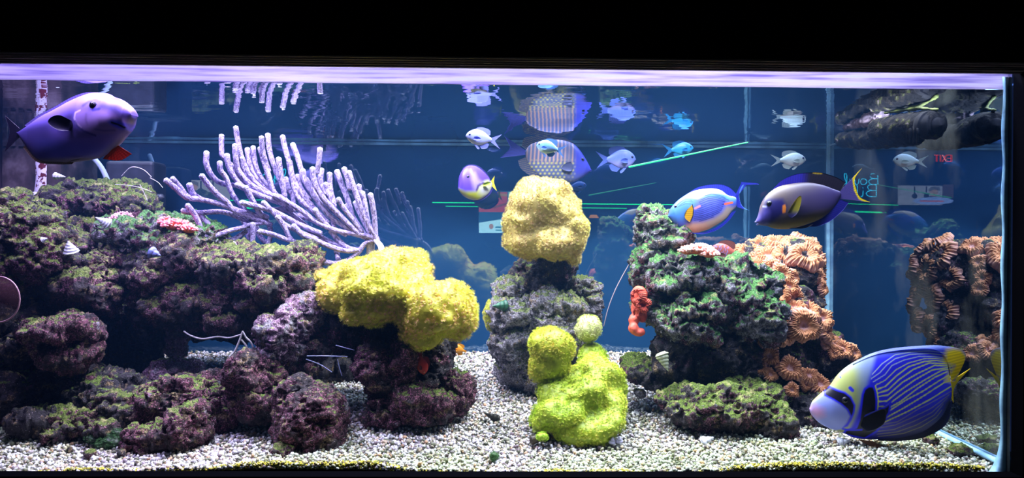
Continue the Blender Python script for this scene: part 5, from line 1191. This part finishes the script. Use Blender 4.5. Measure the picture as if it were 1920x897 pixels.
rect('picture', 898, 360, 951, 398, emis('screen_red', (.42, .06, .07), E * .8), tv, YR - .012)['label'] = 'red picture panel'
poly('picture_stroke', [(905, 372), (925, 362), (951, 364), (951, 369), (930, 367), (912, 378)], emis('screen_ochre', (.35, .22, .08), E * .7), tv, YR - .02)
poly('picture_stroke', [(898, 384), (930, 386), (951, 380), (951, 384), (928, 391), (898, 389)], emis('screen_rust', (.25, .08, .06), E * .6), tv, YR - .02)
rect('picture', 953, 360, 1056, 420, emis('screen_mint', (.22, .48, .42), E * .8), tv, YR - .012)
poly('banner', [(898, 418), (942, 411), (942, 437), (898, 437)], emis('screen_pale', (.38, .62, .66), E), tv, YR - .015)
poly('badge', ell(921, 425, 4, 5), emis('screen_badge', (.45, .22, .12), E * .8), tv, YR - .03)
rect('caption', 929, 425, 942, 428, emis('screen_teal', (.05, .25, .28), E * .6), tv, YR - .03); rect('caption', 929, 431, 942, 433, emis('screen_teal', (.05, .25, .28), E * .6), tv, YR - .03)
poly('face', ell(966, 383, 9, 13), emis('screen_skin', (.48, .24, .16), E * .8), tv, YR - .03); poly('hair', [(956, 383), (956, 372), (962, 367), (974, 367), (978, 375), (964, 373), (960, 378)], emis('screen_hair', (.10, .09, .09), E * .7), tv, YR - .04)
tv = empty('television', PR(1735, 366)); tag(tv, 'television mirrored in the right pane, man before light wall with blue caption', 'television')
rect('housing', 1682, 345, 1791, 388, M['plastic'], tv, YR + .02, .04)
rect('screen', 1684, 348, 1767, 385, emis('screen_beige', (.34, .31, .36), E * .6), tv, YR)
rect('picture', 1768, 346, 1788, 372, emis('screen_brown', (.10, .05, .05), E * .5), tv, YR)
poly('torso', [(1733, 384), (1738, 371), (1748, 366), (1758, 370), (1765, 384)], emis('screen_suit', (.08, .09, .16), E * .5), tv, YR - .015)
poly('face', ell(1751, 360, 8, 9), emis('screen_skin2', (.42, .24, .18), E * .6), tv, YR - .03); poly('hair', [(1742, 360), (1742, 353), (1750, 350), (1762, 351), (1763, 358), (1752, 355)], emis('screen_hair2', (.14, .12, .12), E * .6), tv, YR - .04)
for gx in (1715, 1737):
    poly('guitar', ell(gx, 368, 5, 5), emis('screen_dark', (.03, .02, .02), E * .5), tv, YR - .012); rect('guitar_neck', gx - 1.2, 350, gx + 1.2, 366, emis('screen_dark2', (.03, .02, .02), E * .5), tv, YR - .012, .004)
poly('caption_bar', ell(1750, 377, 38, 7), emis('screen_capblue', (.25, .32, .62), E * .7), tv, YR - .045); rect('caption_line', 1725, 376, 1770, 379, emis('screen_capred', (.5, .10, .12), E * .7), tv, YR - .06, .004)
# handwritten cyan neon
neon = empty('neon_sign', PR(1612, 340)); tag(neon, 'cyan handwritten neon lettering mirrored behind the yellow tail', 'sign'); nm = emis('cyan_neon', (.02, .55, .75), E * 1.2)
G = {'B': [[(0,0),(0,1)],[(0,1),(.45,1),(.62,.86),(.5,.6),(0,.52)],[(0,.52),(.5,.5),(.72,.26),(.5,.02),(0,0)]],
     'o': [[(.35,.55),(.08,.45),(.02,.2),(.2,.0),(.45,.05),(.5,.32),(.35,.55)]], 'w': [[(0,.5),(.08,.05),(.28,.05),(.35,.45),(.45,.05),(.65,.05),(.75,.5)]],
     'l': [[(.05,.05),(.25,.5),(.3,.95),(.15,1.0),(.1,.6),(.15,.1),(.35,.0)]], 'i': [[(.1,.5),(.12,.1),(.25,0)],[(.1,.72),(.12,.76)]]}
def write(txt, px, py, hgt, adv, parent, Y, m, rad):
    x = px
    for ch in txt:
        w = {'B': .85, 'o': .62, 'w': .85, 'l': .45, 'i': .4}[ch] * adv
        for st in G[ch]:
            pts = [np.array(PR(x - a * adv, py - b * hgt, Y) - parent.location) for a, b in st]
            V, Fc = tube_arrays(pts, rad, 6, max(6, 5 * len(pts))); link('letter', mesh_np('letter', V, Fc), m, parent)
        x -= w
write('Bowl', 1646, 346, 20, 24, neon, YR, nm, .012); write('Bil', 1643, 369, 22, 26, neon, YR, nm, .012)
ex = empty('exit_reflection_letters', PR(1766, 297)); tag(ex, 'small red glowing EXIT letters set on the right pane under the pump, standing in for a reflection', 'sign')
G.update({'E': [[(.6,0),(0,0),(0,1),(.6,1)],[(0,.5),(.5,.5)]], 'X': [[(0,0),(.6,1)],[(0,1),(.6,0)]], 'I': [[(.2,0),(.2,1)]], 'T': [[(.3,0),(.3,1)],[(0,1),(.6,1)]]})
xm = emis('exit_red', (.9, .02, .05), .5); x_ = 1783  # glowing letters added on the side pane in place of a sign's reflection
def on_side(px, py):                        # where the line of sight meets the inside of the side pane
    r = ray(px, py); return EYE + r * ((RIGHT - .0016) / r.x)
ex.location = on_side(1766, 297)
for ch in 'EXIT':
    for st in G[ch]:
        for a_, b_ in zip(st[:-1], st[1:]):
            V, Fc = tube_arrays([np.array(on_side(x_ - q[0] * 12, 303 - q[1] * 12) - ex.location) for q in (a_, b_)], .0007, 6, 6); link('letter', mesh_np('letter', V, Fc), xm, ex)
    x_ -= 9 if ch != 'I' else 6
def gtube(label, a, b, r, s, Y=YR):
    c = PR(*a, Y); V, Fc = tube_arrays([(0, 0, 0), np.array(PR(*b, Y) - c)], r, 8, 12)
    o = link('light_tube_or_streak', mesh_np('light_tube_or_streak', V, Fc), emis('green_tube', (.01, .75, .22), s)); o.location = c; tag(o, label, 'light')
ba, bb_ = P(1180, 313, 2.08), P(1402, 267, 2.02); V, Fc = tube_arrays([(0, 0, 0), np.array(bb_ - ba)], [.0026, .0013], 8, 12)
o = link('light_tube_or_streak', mesh_np('light_tube_or_streak', V, Fc), emis('green_reflection_rod', (.02, .85, .30), 1.5)); o.location = ba  # glowing rod added in the water in place of a mirrored light
tag(o, 'slanting bright green rod standing in for a mirrored light streak, from the fin-raised chromis to the back waterline', 'light')
gtube('upper long thin green light line mirrored across the left of the khaki dome', (811, 380), (1262, 384), 0.012, E * 1.3)
gtube('lower thin green light line mirrored just under the long one', (836, 387), (1175, 391), 0.010, E * .9)
gtube('thin green light line mirrored at the right behind the yellow tail', (1582, 382), (1684, 385), 0.011, E)
gtube('short brighter green light mirrored under the thin line at right', (1598, 397), (1660, 399), 0.021, E * 1.3)
gtube('short green glint mirrored on the mossy ridge at left', (170, 378), (196, 378), 0.012, E)
# pendant lamp glow mirrored between dome and spire
pend = empty('pendant_lamp', PR(1113, 405)); tag(pend, 'tiny orange pendant lamp mirrored right of the khaki dome', 'lamp')
poly('shade', [(1104, 409), (1107, 403), (1119, 403), (1123, 409)], emis('amber_shade', (.55, .2, .04), E * .7), pend, YR)
poly('bulb', ell(1161, 419, 2.4, 2), emis('amber_bulb', (1, .45, .2), E * 2), pend, YR)
